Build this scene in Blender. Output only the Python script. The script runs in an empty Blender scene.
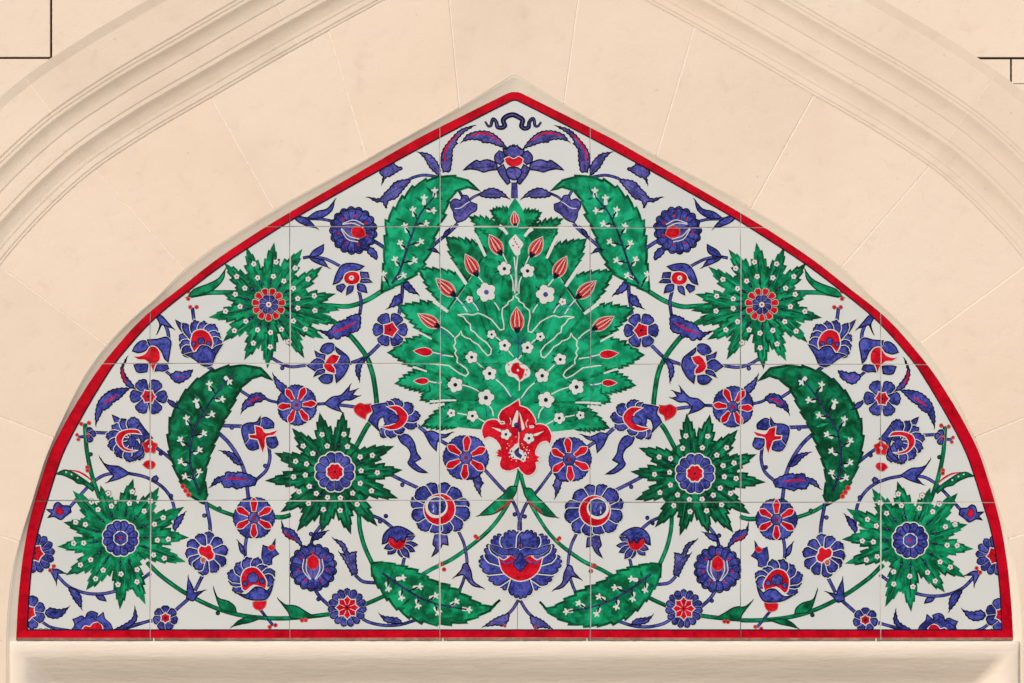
import bpy, bmesh, math, random
from mathutils import Vector
from mathutils.geometry import tessellate_polygon
R = math.radians
random.seed(7)
scene = bpy.context.scene
C = scene.collection

# ------------------------------------------------------------------ scale
S = 0.0017                 # metres per picture unit on the wall face
CAM_D = 6.0
PY = 0.0065                # the tile face lies this far behind the stone face
SP = S * (CAM_D + PY) / CAM_D
def wx(x): return (x - 512.0) * S
def wz(y): return (341.5 - y) * S
def px(x): return (x - 512.0) * SP
def pz(y): return (341.5 - y) * SP

# ------------------------------------------------------------------ materials
def nodes(name):
    m = bpy.data.materials.new(name); m.use_nodes = True
    nt = m.node_tree
    return m, nt, nt.nodes['Principled BSDF']
def ramp(nt, src, stops):
    r = nt.nodes.new('ShaderNodeValToRGB'); e = r.color_ramp.elements
    while len(e) < len(stops): e.new(0.5)
    for el, (p, c) in zip(e, stops): el.position = p; el.color = (*c, 1)
    nt.links.new(src, r.inputs[0]); return r.outputs[0]
def noise(nt, vec, scale, detail=4, rough=.55, dist=0):
    n = nt.nodes.new('ShaderNodeTexNoise'); n.inputs['Scale'].default_value = scale
    n.inputs['Detail'].default_value = detail; n.inputs['Roughness'].default_value = rough
    n.inputs['Distortion'].default_value = dist
    nt.links.new(vec, n.inputs['Vector']); return n.outputs['Fac']
def position(nt, sc=(1, 1, 1), off=(0, 0, 0)):
    g = nt.nodes.new('ShaderNodeNewGeometry'); mp = nt.nodes.new('ShaderNodeMapping')
    mp.inputs['Scale'].default_value = sc; mp.inputs['Location'].default_value = off
    nt.links.new(g.outputs['Position'], mp.inputs['Vector']); return mp.outputs[0]
def mixc(nt, f, a, b, mode='MIX'):
    n = nt.nodes.new('ShaderNodeMix'); n.data_type = 'RGBA'; n.blend_type = mode
    if isinstance(f, (int, float)): n.inputs[0].default_value = f
    else: nt.links.new(f, n.inputs[0])
    for sock, v in ((n.inputs[6], a), (n.inputs[7], b)):
        if isinstance(v, tuple): sock.default_value = (*v, 1)
        else: nt.links.new(v, sock)
    return n.outputs[2]
def bump(nt, b, src, strength, dist):
    n = nt.nodes.new('ShaderNodeBump'); n.inputs['Strength'].default_value = strength
    n.inputs['Distance'].default_value = dist; nt.links.new(src, n.inputs['Height'])
    nt.links.new(n.outputs[0], b.inputs['Normal'])

def glaze(name, dark, mid, light, scale=60, rough=.30, spread=(.30, .50, .72), fine=.35, smooth=2.5):
    m, nt, b = nodes(name)
    p = position(nt)
    n1 = noise(nt, p, scale, smooth, .5, .5)
    n2 = noise(nt, p, scale * 4.5, 2, .5)
    mm = nt.nodes.new('ShaderNodeMath'); mm.operation = 'MULTIPLY_ADD'
    s2 = nt.nodes.new('ShaderNodeMath'); s2.operation = 'SUBTRACT'; s2.inputs[1].default_value = .5
    nt.links.new(n2, s2.inputs[0]); nt.links.new(s2.outputs[0], mm.inputs[0])
    mm.inputs[1].default_value = fine; nt.links.new(n1, mm.inputs[2])
    nt.links.new(ramp(nt, mm.outputs[0], list(zip(spread, (dark, mid, light)))), b.inputs['Base Color'])
    b.inputs['Roughness'].default_value = rough
    b.inputs['Specular IOR Level'].default_value = .04
    w = noise(nt, position(nt, off=(3, 1, 5)), 14, 2)
    bump(nt, b, w, .12, .004)
    return m

M = {}
M['white'] = glaze('white_glaze', (.415, .424, .412), (.445, .453, .438), (.465, .470, .456), 9, .25, (.2, .5, .8), .05)
def tile_tone():
    m = M['white']; nt = m.node_tree; b = nt.nodes['Principled BSDF']
    src = b.inputs['Base Color'].links[0].from_socket
    info = nt.nodes.new('ShaderNodeObjectInfo')
    tone = ramp(nt, info.outputs['Random'], [(0, (.955, .965, .965)), (.5, (1, 1, .995)), (1, (1.0, .985, .955))])
    specks = ramp(nt, noise(nt, position(nt), 150, 2, .5), [(.21, (.80, .76, .70)), (.26, (1, 1, 1))])
    c = mixc(nt, 1.0, mixc(nt, 1.0, src, tone, 'MULTIPLY'), specks, 'MULTIPLY')
    nt.links.new(c, b.inputs['Base Color']); b.inputs['Specular IOR Level'].default_value = .22; b.inputs['Roughness'].default_value = .16
tile_tone()
M['cream'] = glaze('blossom_white_glaze', (.43, .43, .40), (.455, .452, .425), (.475, .47, .445), 50)
M['blue'] = glaze('cobalt_glaze', (.010, .014, .090), (.031, .038, .205), (.062, .074, .310), 60, fine=.8)
M['violet'] = glaze('violet_blue_glaze', (.020, .020, .095), (.052, .048, .200), (.095, .088, .300), 60, fine=.8)
M['ink'] = glaze('dark_outline_glaze', (.003, .003, .009), (.005, .005, .015), (.011, .011, .032), 90)
M['green'] = glaze('emerald_glaze', (.0014, .062, .024), (.002, .128, .050), (.005, .245, .102), 52, spread=(.34, .50, .68), fine=.3, smooth=1.2)
M['deep'] = glaze('deep_green_glaze', (.0012, .034, .013), (.0016, .078, .031), (.003, .160, .066), 48, spread=(.34, .50, .68), fine=.3, smooth=1.2)
M['bright'] = glaze('bright_green_glaze', (.0018, .115, .048), (.003, .185, .082), (.008, .290, .138), 50, spread=(.32, .48, .66), fine=.3, smooth=1.2)
M['edge'] = glaze('green_edge_glaze', (.001, .018, .008), (.0015, .032, .014), (.003, .06, .025), 90)
M['red'] = glaze('bole_red_glaze', (.26, .0015, .007), (.39, .003, .011), (.47, .010, .022), 70, .26, fine=.7)
M['rust'] = glaze('rusty_red_glaze', (.22, .045, .03), (.33, .085, .06), (.40, .15, .11), 120)
M['border'] = glaze('border_red_glaze', (.24, .0008, .006), (.345, .001, .009), (.41, .0015, .011), 26, .22, fine=.6)
M['worn'] = glaze('worn_border_edge', (.16, .075, .055), (.22, .10, .075), (.30, .17, .13), 40, .5)

def stone_mat(name, base, seed=0., pits=1.0, stretch=(1, 1, 1)):
    m, nt, b = nodes(name)
    p = position(nt, stretch, (seed, seed * .7, seed * 1.3))
    info = nt.nodes.new('ShaderNodeObjectInfo')
    big = noise(nt, p, 2.6, 5, .6, .4)
    med = noise(nt, p, 26, 5, .65, .3)
    fine = noise(nt, p, 260, 3, .6)
    d = tuple(c * f for c, f in zip(base, (.945, .93, .915))); l = tuple(c * f for c, f in zip(base, (1.02, 1.025, 1.035)))
    c1 = ramp(nt, big, [(.3, d), (.52, base), (.74, l)])
    blot = ramp(nt, med, [(.28, (.915, .90, .885)), (.44, (1, 1, 1)), (.8, (1.02, 1.02, 1.015))])
    c2 = mixc(nt, .8, c1, blot, 'MULTIPLY')
    pitn = noise(nt, p, 95, 2, .5)
    pit = ramp(nt, pitn, [(.23, (.74, .69, .64)), (.30, (1, 1, 1))])
    c3 = mixc(nt, .55 * pits, c2, pit, 'MULTIPLY')
    tint = ramp(nt, info.outputs['Random'], [(0, (.95, .935, .92)), (.5, (1, 1, 1)), (1, (1.0, .975, .955))])
    c4 = mixc(nt, .85, c3, tint, 'MULTIPLY')
    nt.links.new(c4, b.inputs['Base Color'])
    b.inputs['Roughness'].default_value = .86; b.inputs['Specular IOR Level'].default_value = .2
    ad = nt.nodes.new('ShaderNodeMath'); ad.operation = 'MULTIPLY_ADD'
    nt.links.new(med, ad.inputs[0]); ad.inputs[1].default_value = 2.2
    a2 = nt.nodes.new('ShaderNodeMath'); a2.operation = 'MULTIPLY_ADD'
    nt.links.new(big, a2.inputs[0]); a2.inputs[1].default_value = 3.0; nt.links.new(fine, a2.inputs[2])
    nt.links.new(a2.outputs[0], ad.inputs[2])
    bump(nt, b, ad.outputs[0], .35, .0011)
    return m
STONE = (.600, .490, .386)
M['stone'] = stone_mat('limestone', STONE, 0)
M['stone_mould'] = stone_mat('moulded_limestone', (.606, .496, .392), 4.2)
M['stone_wall'] = stone_mat('ashlar_limestone', (.620, .508, .402), 9.1, .6)
M['plaster'] = stone_mat('plastered_reveal', (.57, .50, .405), 2.3, .6)
M['ledge'] = stone_mat('worn_ledge_limestone', (.610, .520, .430), 6.6, 1.2, (1, 1, 7))
def flat(name, col, rough=.9, sc=140):
    m, nt, b = nodes(name)
    n = noise(nt, position(nt), sc, 4)
    nt.links.new(ramp(nt, n, [(.3, tuple(c * .82 for c in col)), (.7, col)]), b.inputs['Base Color'])
    b.inputs['Roughness'].default_value = rough
    bump(nt, b, n, .4, .001); return m
M['mortar'] = flat('pale_mortar', (.70, .59, .47))
m, nt, b = nodes('tile_grout')
n_ = noise(nt, position(nt), 5.5, 3, .6)
nt.links.new(ramp(nt, n_, [(.36, (.10, .085, .07)), (.48, (.36, .32, .29)), (.60, (.56, .53, .48))]), b.inputs['Base Color'])
b.inputs['Roughness'].default_value = .9; M['grout'] = m
M['gap'] = flat('dark_open_joint', (.055, .032, .02))
M['biscuit'] = flat('tile_biscuit', (.33, .22, .17))
M['dab'] = flat('white_cement_dab', (.62, .58, .5))

# ------------------------------------------------------------------ object helpers
def link(name, me, parent=None):
    o = bpy.data.objects.new(name, me); C.objects.link(o)
    if parent: o.parent = parent
    return o
def empty(name, label, cat, loc, group=None):
    o = bpy.data.objects.new(name, None); C.objects.link(o); o.location = loc
    o.empty_display_size = .05
    o['label'] = label; o['category'] = cat
    if group: o['group'] = group
    return o
def from_bm(name, bm, mats, parent, origin=None, label=None, smooth=False):
    """links bm (world coordinates) as one mesh under parent (a chain of unrotated objects)"""
    if origin is None:
        n = max(1, len(bm.verts)); origin = Vector((0, 0, 0))
        for v in bm.verts: origin += v.co
        origin /= n
    origin = Vector(origin)
    bmesh.ops.translate(bm, verts=bm.verts, vec=-origin)
    me = bpy.data.meshes.new(name); bm.to_mesh(me); bm.free()
    for m in mats: me.materials.append(m)
    if smooth:
        for p in me.polygons: p.use_smooth = True
    o = link(name, me, parent)
    base = Vector((0, 0, 0)); q = parent
    while q: base += q.location; q = q.parent
    o.location = origin - base
    if label: o['label'] = label
    return o

# ------------------------------------------------------------------ 2-D helpers (picture units, y down)
def pts(*a): return [(a[i], a[i + 1]) for i in range(0, len(a), 2)]
def view(x0, y0, s):
    return lambda *a: [(x0 + a[i] / s, y0 + a[i + 1] / s) for i in range(0, len(a), 2)]
def sub(a, b): return (a[0] - b[0], a[1] - b[1])
def ln(a): return math.hypot(a[0], a[1])
def area(p):
    return .5 * sum(p[i][0] * p[(i + 1) % len(p)][1] - p[(i + 1) % len(p)][0] * p[i][1] for i in range(len(p)))
def spline(p, closed=False, n=4, corner=75):
    """Catmull-Rom through p; vertices that turn sharply stay sharp"""
    k = len(p); out = []
    if k < 3 and not closed: return list(p)
    def tang(i):
        if not closed and (i == 0 or i == k - 1):
            return sub(p[1], p[0]) if i == 0 else sub(p[-1], p[-2])
        a, b, c = p[(i - 1) % k], p[i], p[(i + 1) % k]
        u, v = sub(b, a), sub(c, b)
        lu, lv = ln(u) + 1e-9, ln(v) + 1e-9
        cs = (u[0] * v[0] + u[1] * v[1]) / (lu * lv)
        if math.degrees(math.acos(max(-1, min(1, cs)))) > corner: return None
        t = (u[0] / lu + v[0] / lv, u[1] / lu + v[1] / lv); lt = ln(t) + 1e-9
        return (t[0] / lt * min(lu, lv), t[1] / lt * min(lu, lv))
    T = [tang(i) for i in range(k)]
    for i in range(k if closed else k - 1):
        a, b = p[i], p[(i + 1) % k]; d = sub(b, a)
        ta = T[i] or d; tb = T[(i + 1) % k] or d
        for j in range(n):
            t = j / n; h1 = 2*t**3 - 3*t**2 + 1; h2 = t**3 - 2*t**2 + t; h3 = -2*t**3 + 3*t**2; h4 = t**3 - t**2
            out.append((h1*a[0] + h2*ta[0] + h3*b[0] + h4*tb[0], h1*a[1] + h2*ta[1] + h3*b[1] + h4*tb[1]))
    if not closed: out.append(p[-1])
    return out
def normals(p, closed):
    k = len(p); res = []
    for i in range(k):
        a = p[(i - 1) % k] if closed or i > 0 else p[i]
        c = p[(i + 1) % k] if closed or i < k - 1 else p[i]
        u, v = sub(p[i], a), sub(c, p[i])
        lu, lv = ln(u), ln(v)
        if lu < 1e-6: u, lu = v, lv
        if lv < 1e-6: v, lv = u, lu
        if lu < 1e-6: res.append((0, 0)); continue
        u = (u[0] / lu, u[1] / lu); v = (v[0] / lv, v[1] / lv)
        n = (-(u[1] + v[1]), u[0] + v[0]); L = ln(n)
        if L < .3: n = (-u[1], u[0]); L = 1
        n = (n[0] / L, n[1] / L)
        cs = abs(n[0] * -u[1] + n[1] * u[0])
        f = 1 / max(.6, cs); res.append((n[0] * f, n[1] * f))
    return res
def along(p, k):
    """k+1 points evenly spaced along polyline p"""
    L = [0]
    for i in range(1, len(p)): L.append(L[-1] + ln(sub(p[i], p[i - 1])))
    out = []; j = 0
    for i in range(k + 1):
        t = L[-1] * i / k
        while j < len(p) - 2 and L[j + 1] < t: j += 1
        f = (t - L[j]) / max(1e-9, L[j + 1] - L[j])
        out.append((p[j][0] + f * (p[j + 1][0] - p[j][0]), p[j][1] + f * (p[j + 1][1] - p[j][1])))
    return out
def serrate(p, n, amp, side):
    """forward pointing teeth along the polyline; side +1/-1 picks the outside"""
    q = along(p, n); out = [q[0]]
    for i in range(n):
        a, b = q[i], q[i + 1]; d = sub(b, a); L = ln(d) + 1e-9
        nx, ny = -d[1] / L * side, d[0] / L * side
        am = amp * random.uniform(.7, 1.25) * min(1, (n - 1 - i)*3.2/n) * min(1, (i + 1.5)*3/n)
        f = .45
        out.append((a[0] + d[0]*f + nx*am*.62, a[1] + d[1]*f + ny*am*.62))
        f = random.uniform(.92, 1.05)
        if i < n - 1:
            out.append((a[0] + d[0]*f + nx*am, a[1] + d[1]*f + ny*am))
            out.append((b[0], b[1]))
    out.append(q[-1]); return out

# ------------------------------------------------------------------ the painted motifs
LZ = 2.6e-6
AX = 515.1
def sm(a, b, x):
    t = max(0, min(1, (x - a)/(b - a))); return t*t*(3 - 2*t)
def axis_at(p):
    low = sm(395, 450, p[1])
    return AX + 2.0*sm(330, 420, p[0])*low + 2.6*sm(470, 508, p[0])*low
def mirror_pt(p, ax=None, dy=None):
    if ax is None: ax = axis_at(p)
    if dy is None: dy = 2.0 * max(0, min(1, (p[1] - 300) / 110.0))
    return (2 * ax - p[0], p[1] + dy)
MOTIFS = []
class Motif:
    def __init__(s, name, tier, label=None, clip=False, mirror=True):
        s.name, s.tier, s.label, s.clip, s.mirror = name, tier, label, clip, mirror
        s.prims = []; s.layer = 0; s.cur = None; s.dy = None; MOTIFS.append(s)
    def at_layer(s, base, k=0, step=0): s.layer = base + k*step
    def part(s, name): s.cur = name
    def new_part(s, name):
        s.count = getattr(s, 'count', 0) + 1; s.cur = (name, s.count)
    def fill(s, p, mat, up=True):
        if up: s.layer += 1
        s.prims.append(('f', list(p), mat, s.layer, s.cur))
    def stroke(s, p, w, mat, closed=False, up=True, taper=None):
        if up: s.layer += 1
        p = [q for i, q in enumerate(p) if i == 0 or ln(sub(q, p[i - 1])) > .05]
        if len(p) < 2: return
        n = normals(p, closed); k = len(p); a, b = [], []
        for i in range(k):
            h = w / 2
            if taper: h *= taper(i / (k - 1))
            a.append((p[i][0] + n[i][0]*h, p[i][1] + n[i][1]*h)); b.append((p[i][0] - n[i][0]*h, p[i][1] - n[i][1]*h))
        s.prims.append(('s', (a, b, closed), mat, s.layer, s.cur))
    # --- composite pieces
    def blob(s, p, mat='blue', line=1.35, ink='ink', n=3, halo=0, corner=70):
        q = spline(p, True, n, corner)
        if halo: s.stroke(q, halo, 'cream', True)
        s.fill(q, mat)
        if line: s.stroke(q, line, ink, True)
        return q
    def line(s, p, w, mat, n=5, taper=None):
        s.stroke(spline(p, False, n, 120), w, mat, taper=taper)
    def disc(s, c, r, mat, n=14, line=0, ink='ink', sq=1):
        q = [(c[0] + r*math.cos(2*math.pi*i/n), c[1] + r*sq*math.sin(2*math.pi*i/n)) for i in range(n)]
        s.fill(q, mat)
        if line: s.stroke(q, line, ink, True)
    def petal(s, base, tip, w, lobes=3, mat='blue', line=1.25, halo=2.0, neck=.4, ink='ink', streak=True):
        d = sub(tip, base); L = ln(d) + 1e-9; u = (d[0]/L, d[1]/L); v = (-u[1], u[0])
        def P(t, x): return (base[0] + u[0]*t*L + v[0]*x, base[1] + u[1]*t*L + v[1]*x)
        h = w/2; pl = [P(0, -h*neck), P(.4, -h*(neck*.35 + .6))]
        if lobes == 0:
            pl += [P(.6, -h), P(.82, -h*.7), P(1, 0), P(.82, h*.7), P(.6, h)]
            q = spline(pl + [P(.42, h*(neck*.35 + .62)), P(0, h*neck)], True, 3, 60)
        else:
            right = [P(.42, h*(neck*.35 + .62)), P(0, h*neck)]
            cap = []
            for k in range(lobes):
                x0 = -h + w*k/lobes; x1 = -h + w*(k + 1)/lobes
                fall = lambda x: 1 - .20*(abs(x)/h)**2
                cap.append(P(fall(x0) - .075, x0))
                for a in (.2, .5, .8):
                    xx = x0 + (x1 - x0)*a; cap.append(P(fall(xx) - (0 if a == .5 else .018), xx))
            cap.append(P(.725, h))
            q = pl + cap + right
        if halo: s.stroke(q, line + halo, 'cream', True)
        s.fill(q, mat)
        if streak and L > 7:
            s.stroke([P(.25, 0), P(.5, 0), P(.72, 0)], .5, 'violet' if mat == 'blue' else 'blue')
        if line: s.stroke(q, line, ink, True)
    def knob(s, c, r=1.9, mat='blue'):
        s.disc(c, r, mat, 10, .9)
    def twig(s, p, w=2.0, mat='blue', ink='ink', taper=None):
        q = spline(p, False, 6, 120)
        s.stroke(q, w + 1.5, ink, taper=taper); s.stroke(q, w, mat, taper=taper)
        if mat == 'blue' and w > 1.6: s.stroke(q, .5, 'violet')
        if mat in ('green', 'deep') and w > 2: s.stroke([(a[0]-.4, a[1]-.4) for a in q], w*.35, 'bright' if mat == 'green' else 'green')

A = view(420, 80, 5.06); B = view(390, 190, 6.83); Cv = view(390, 280, 6.83); D = view(390, 370, 6.21)
E = view(390, 460, 3.796); EC = view(389.4, 460, 3.796); F = view(180, 200, 5.693); G = view(290, 140, 5.693); H = view(290, 240, 5.693)
I = view(80, 300, 5.693); J = view(180, 300, 5.693); K = view(290, 340, 5.693); L = view(40, 400, 5.693)
Mv = view(170, 400, 5.693); N = view(290, 440, 5.693); O = view(10, 520, 5.693); P = view(140, 520, 5.693)
Q = view(270, 520, 5.693); Rv = view(360, 530, 6.207); T = view(400, 440, 5.693)
U1 = view(210, 240, 5.25); U2 = view(265, 410, 5.693); U3 = view(90, 470, 4.88)
W1 = view(470, 200, 6.83); W2 = view(470, 290, 6.83); W3 = view(400, 330, 6.83); W4 = view(478.6, 395, 8.04)

# ---------- stems
def stem(p, w=2.0, mat='blue', knobs=(), kmat='blue', clip=False):
    m = Motif('blue_stem' if mat in ('blue', 'violet') else 'green_stem', 0, clip=clip)
    m.twig(p, w, mat, 'ink' if mat in ('blue', 'violet') else 'edge')
    for k in knobs: m.knob(k, 1.9, kmat)
    return m
def hair(m, p, ink):
    k = len(p); best = None
    for i in range(k):
        a, b, c = p[i - 1], p[i], p[(i + 1) % k]; u, v = sub(a, b), sub(c, b); lu, lv = ln(u), ln(v)
        if min(lu, lv) < 2: continue
        u = (u[0]/lu, u[1]/lu); v = (v[0]/lv, v[1]/lv); cs = u[0]*v[0] + u[1]*v[1]
        if cs > .72:
            d = (-(u[0] + v[0]), -(u[1] + v[1])); L_ = ln(d); d = (d[0]/L_, d[1]/L_); w_ = u if lu > lv else v
            bend = d[0]*w_[1] - d[1]*w_[0]; sg = 1 if bend > 0 else -1; n_ = (d[1]*sg, -d[0]*sg)
            q = [(b[0] - d[0]*1.5, b[1] - d[1]*1.5), (b[0] + d[0]*1.6, b[1] + d[1]*1.6), (b[0] + d[0]*3.6 + n_[0]*.9, b[1] + d[1]*3.6 + n_[1]*.9)]
            m.stroke(q, 1.7, ink, taper=lambda t: 1 - .85*t)
def leaf(p, mat='blue', red=None, clip=False, vein=None, name=None, label=None, line=1.35):
    m = Motif(name or ('blue_leaf' if mat in ('blue', 'violet') else 'green_leaf'), 1, clip=clip, label=label)
    if mat in ('blue', 'violet') and abs(area(p)) > 45:
        q = spline(p, True, 4, 70); q = q + [q[0]]; L_ = sum(ln(sub(q[i + 1], q[i])) for i in range(len(q) - 1))
        r = along(q, int(L_/1.5))[:-1]; n_ = normals(r, True); sg = -1 if area(r) > 0 else 1
        r = [(a[0] + sg*b[0]*(.55 if i % 3 == 2 else (.1 if i % 3 else -.2)), a[1] + sg*b[1]*(.55 if i % 3 == 2 else (.1 if i % 3 else -.2))) for i, (a, b) in enumerate(zip(r, n_))]
        m.fill(r, mat); m.stroke(r, line, 'ink', True)
    else: m.blob(p, mat, line, 'ink' if mat in ('blue', 'violet') else 'edge')
    hair(m, p, 'ink' if mat in ('blue', 'violet') else 'edge')
    if vein: m.stroke(spline(vein, False, 4), .7, 'ink' if mat == 'blue' else 'edge')
    if red: m.stroke(spline(red, False, 5), 1.9, 'red', taper=lambda t: .35 + .65*math.sin(math.pi*min(1, max(0, t))))
    return m
def spray(*polys, mat='blue'):
    m = Motif('blue_leaf', 1)
    for p in polys: m.blob(p, mat); hair(m, p, 'ink')
    return m

stem(G(860, 214, 760, 200, 690, 218, 660, 240), 1.6)
stem(B(500, 60, 465, 0, 440, -45), 1.5, 'violet'); stem(B(530, 80, 570, 50, 615, 30), 1.2, 'violet')
stem(B(460, 232, 400, 290, 330, 345, 250, 420), 2.0)
stem(G(20, 440, 100, 448, 190, 452, 260, 468), 1.6)
stem(G(465, 570, 500, 590, 560, 630), 2.4)
stem(H(70, 102, 115, 95, 200, 108, 300, 158), 1.7)
stem(H(388, 285, 402, 350, 394, 425), 2.0)
stem(H(638, 240, 634, 320, 614, 440), 2.3)
stem(K(560, -20, 510, 22, 430, 95, 325, 138), 2.3)
stem(J(520, 330, 580, 365, 640, 380, 740, 368), 1.8, knobs=J(580, 386))
stem(K(140, 366, 205, 362), 1.7); stem(K(270, 368, 320, 374, 380, 382), 2.0)
stem(J(320, 500, 390, 545, 430, 562), 1.8); stem(J(470, 552, 510, 572, 570, 585), 1.5)
stem(D(165, 340, 230, 392), 2.2); stem(D(295, 430, 380, 482), 2.2)
stem(T(465, 155, 560, 260, 640, 350, 680, 450, 684, 525), 2.0, 'violet', T(652, 425))
stem(N(570, 195, 660, 240, 765, 290), 2.2, knobs=N(640, 255))
stem(T(330, 520, 362, 590, 380, 690, 372, 760, 345, 840, 318, 880), 1.7, 'violet')
stem(N(470, 428, 530, 455, 600, 510), 2.0, knobs=N(515, 462, 548, 432))
stem(Rv(278, 170, 268, 215, 258, 250), 1.9)
stem(Q(485, 310, 530, 348, 620, 358), 2.0)
stem(Q(232, 160, 250, 90, 300, 20), 2.0, knobs=Q(236, 78))
stem(Q(255, 390, 290, 440, 350, 495), 2.2, knobs=Q(278, 449))
stem(Q(505, 545, 560, 578, 640, 597, 740, 595, 870, 555), 1.9)
stem(E(430, 600, 463, 570, 492, 524), 1.8, 'violet')
stem(P(-75, 603, 0, 588, 85, 566), 1.8); stem(P(195, 515, 280, 440), 2.2); stem(P(310, 400, 355, 310), 2.2)
stem(P(398, 75, 395, 20, 385, -40, 372, -110), 2.3, knobs=Mv(193, 655))
stem(L(500, 418, 600, 440, 690, 490, 745, 560, 765, 640, 768, 720), 1.9, knobs=L(744, 545))
stem(L(430, 418, 370, 428, 325, 452, 275, 495, 215, 560, 165, 615), 1.9)
stem(L(250, 210, 218, 213), 1.6); stem(L(305, 186, 390, 190), 1.9)
stem(L(655, 268, 700, 300, 755, 345), 2.0, knobs=L(685, 304))
stem(I(485, 562, 560, 612, 580, 625), 1.7); stem(I(470, 390, 520, 432), 1.6)
stem(I(506, 230, 500, 180, 468, 105), 2.2)
stem(I(640, 45, 650, 125), 2.2); stem(I(700, 355, 770, 412), 2.6)
stem(Mv(285, 144, 420, 149), 2.3, knobs=Mv(350, 156))
stem(Mv(560, 260, 566, 330, 545, 400, 480, 460), 2.0, knobs=Mv(540, 374))
stem(Mv(262, 175, 330, 240, 390, 330, 425, 420, 445, 560), 2.5)
stem(P(606, 80, 596, 150, 598, 215), 2.0)
stem(P(680, 505, 720, 555, 756, 598), 1.6)
stem(O(235, 275, 330, 375, 430, 415, 520, 420, 600, 405, 690, 380, 800, 300), 1.9)
stem(O(160, 560, 230, 608, 360, 632), 1.6, clip=True); stem(O(600, 632, 700, 605, 825, 562), 1.5, clip=True)
# green stems
stem(H(210, 372, 330, 377, 430, 345, 530, 285), 3.4, 'green')
stem(H(180, 430, 260, 475, 345, 550, 430, 660, 470, 760, 492, 900, 494, 960, 480, 1010, 440, 1060, 375, 1180), 3.6, 'deep')
stem(Mv(175, 570, 270, 622, 370, 658), 2.6, 'deep', Mv(278, 615), 'deep')
stem(Mv(590, 664, 640, 664, 690, 650), 3.2, 'deep')
stem(P(40, 240, 110, 310, 250, 410, 420, 495, 560, 537, 720, 556, 860, 556, 1000, 545, 1100, 532), 3.0, 'deep', P(440, 527), 'deep')
stem(Q(540, 480, 600, 455, 665, 425), 2.8, 'deep')
stem(N(395, 420, 400, 500, 425, 600, 465, 690, 480, 720), 3.0, 'green')
stem(T(680, 165, 670, 215, 650, 285, 600, 390, 520, 500, 420, 590, 290, 683, 190, 730, 120, 770), 2.6, 'green')
stem(L(340, 560, 305, 460, 282, 370, 265, 270, 257, 135), 3.0, 'deep', L(289, 311), 'deep')
stem(F(320, 528, 240, 528, 160, 530, 60, 548), 3.2, 'green')
# red knobs along green stems, red tips
def berry(name='red_bud', *cs, r=1.9):
    m = Motif(name, 2)
    for c in cs: m.disc(c, r, 'red', 10, .7, 'rust')
berry('red_bud', *Rv(716, 42, 728, 52)); berry('red_bud', *Rv(500, 212, 520, 247), r=2.0)
berry('red_bud', *L(270, 385, 272, 402)); berry('red_bud', *L(237, 138, 280, 132)); berry('red_bud', *L(212, 200, 219, 226), r=1.6)
berry('red_bud', *F(47, 522, 47, 564)); berry('red_bud', *I(628, 42, 664, 42)); berry('red_bud', *P(735, 606, 768, 596))
berry('red_bud', *O(250, 262, 230, 286)); berry('red_bud', *Q(185, 570, 205, 568)); berry('red_bud', *Mv(72, 490, 88, 515, 104, 538), r=2.3)
berry('red_bud', *E(435, 631), r=1.4)

# ---------- small leaves
leaf(G(680, 225, 600, 240, 560, 285, 545, 295, 510, 335, 450, 328, 495, 352, 525, 350, 545, 388, 560, 345, 600, 332, 640, 285, 685, 232), 'violet', vein=G(640, 262, 520, 335))
leaf(G(735, 72, 790, 82, 830, 120, 852, 165, 852, 205, 800, 160, 765, 100), 'violet', vein=G(760, 85, 840, 180))
leaf(G(510, 180, 545, 150, 590, 132, 605, 150, 642, 160, 605, 182, 570, 205, 545, 212, 525, 242, 530, 205, 515, 195), 'violet', clip=True)
leaf(A(268, 235, 205, 255, 150, 310, 115, 360, 105, 420, 118, 465, 150, 465, 160, 400, 163, 350, 185, 322, 180, 312, 215, 270), 'violet', red=A(128, 430, 124, 370, 155, 312, 200, 272))
leaf(A(215, 312, 240, 280, 300, 262, 360, 270, 410, 310, 438, 348, 390, 332, 350, 318, 320, 318, 300, 305, 250, 302), 'violet', red=A(250, 288, 300, 272, 350, 278, 410, 318))
leaf(B(605, 35, 650, 5, 700, -8, 760, 15, 805, 58, 760, 45, 740, 56, 700, 55, 640, 50), 'violet', vein=B(630, 30, 760, 35))
leaf(B(360, 320, 372, 285, 405, 260, 398, 290, 380, 315)); leaf(B(265, 405, 300, 398, 328, 428, 290, 418))
spray(G(100, 442, 150, 408, 210, 393, 252, 345, 238, 400, 185, 440, 130, 448), G(18, 440, 60, 435, 110, 460, 147, 500, 100, 490, 50, 468))
leaf(G(430, 608, 465, 615, 490, 645, 492, 680, 460, 660, 438, 635))
spray(H(105, 97, 130, 60, 188, 26, 182, 70, 145, 92), H(108, 100, 150, 105, 190, 120, 212, 154, 160, 135, 122, 116))
leaf(H(158, 513, 215, 520, 260, 472, 318, 452, 325, 440, 392, 418, 398, 440, 388, 510, 335, 530, 335, 550, 295, 545, 270, 567, 242, 550, 230, 566, 205, 540), red=H(235, 526, 300, 505, 375, 464))
leaf(H(638, 258, 665, 236, 690, 265, 722, 307, 672, 292)); leaf(H(628, 308, 628, 355, 602, 372, 558, 386, 578, 355, 590, 325))
leaf(K(440, 95, 405, 150, 396, 225, 378, 190, 378, 150, 398, 115))
spray(K(195, 362, 240, 325, 290, 315, 340, 262, 335, 295, 377, 283, 355, 312, 388, 320, 345, 342, 310, 342, 272, 370, 292, 408, 235, 388))
leaf(J(530, 428, 560, 460, 600, 490, 608, 525, 580, 522, 548, 490))
leaf(J(350, 634, 360, 585, 395, 552, 400, 540, 450, 528, 488, 555, 450, 580, 430, 578, 410, 600, 385, 605), red=J(385, 585, 420, 565, 455, 553))
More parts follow.
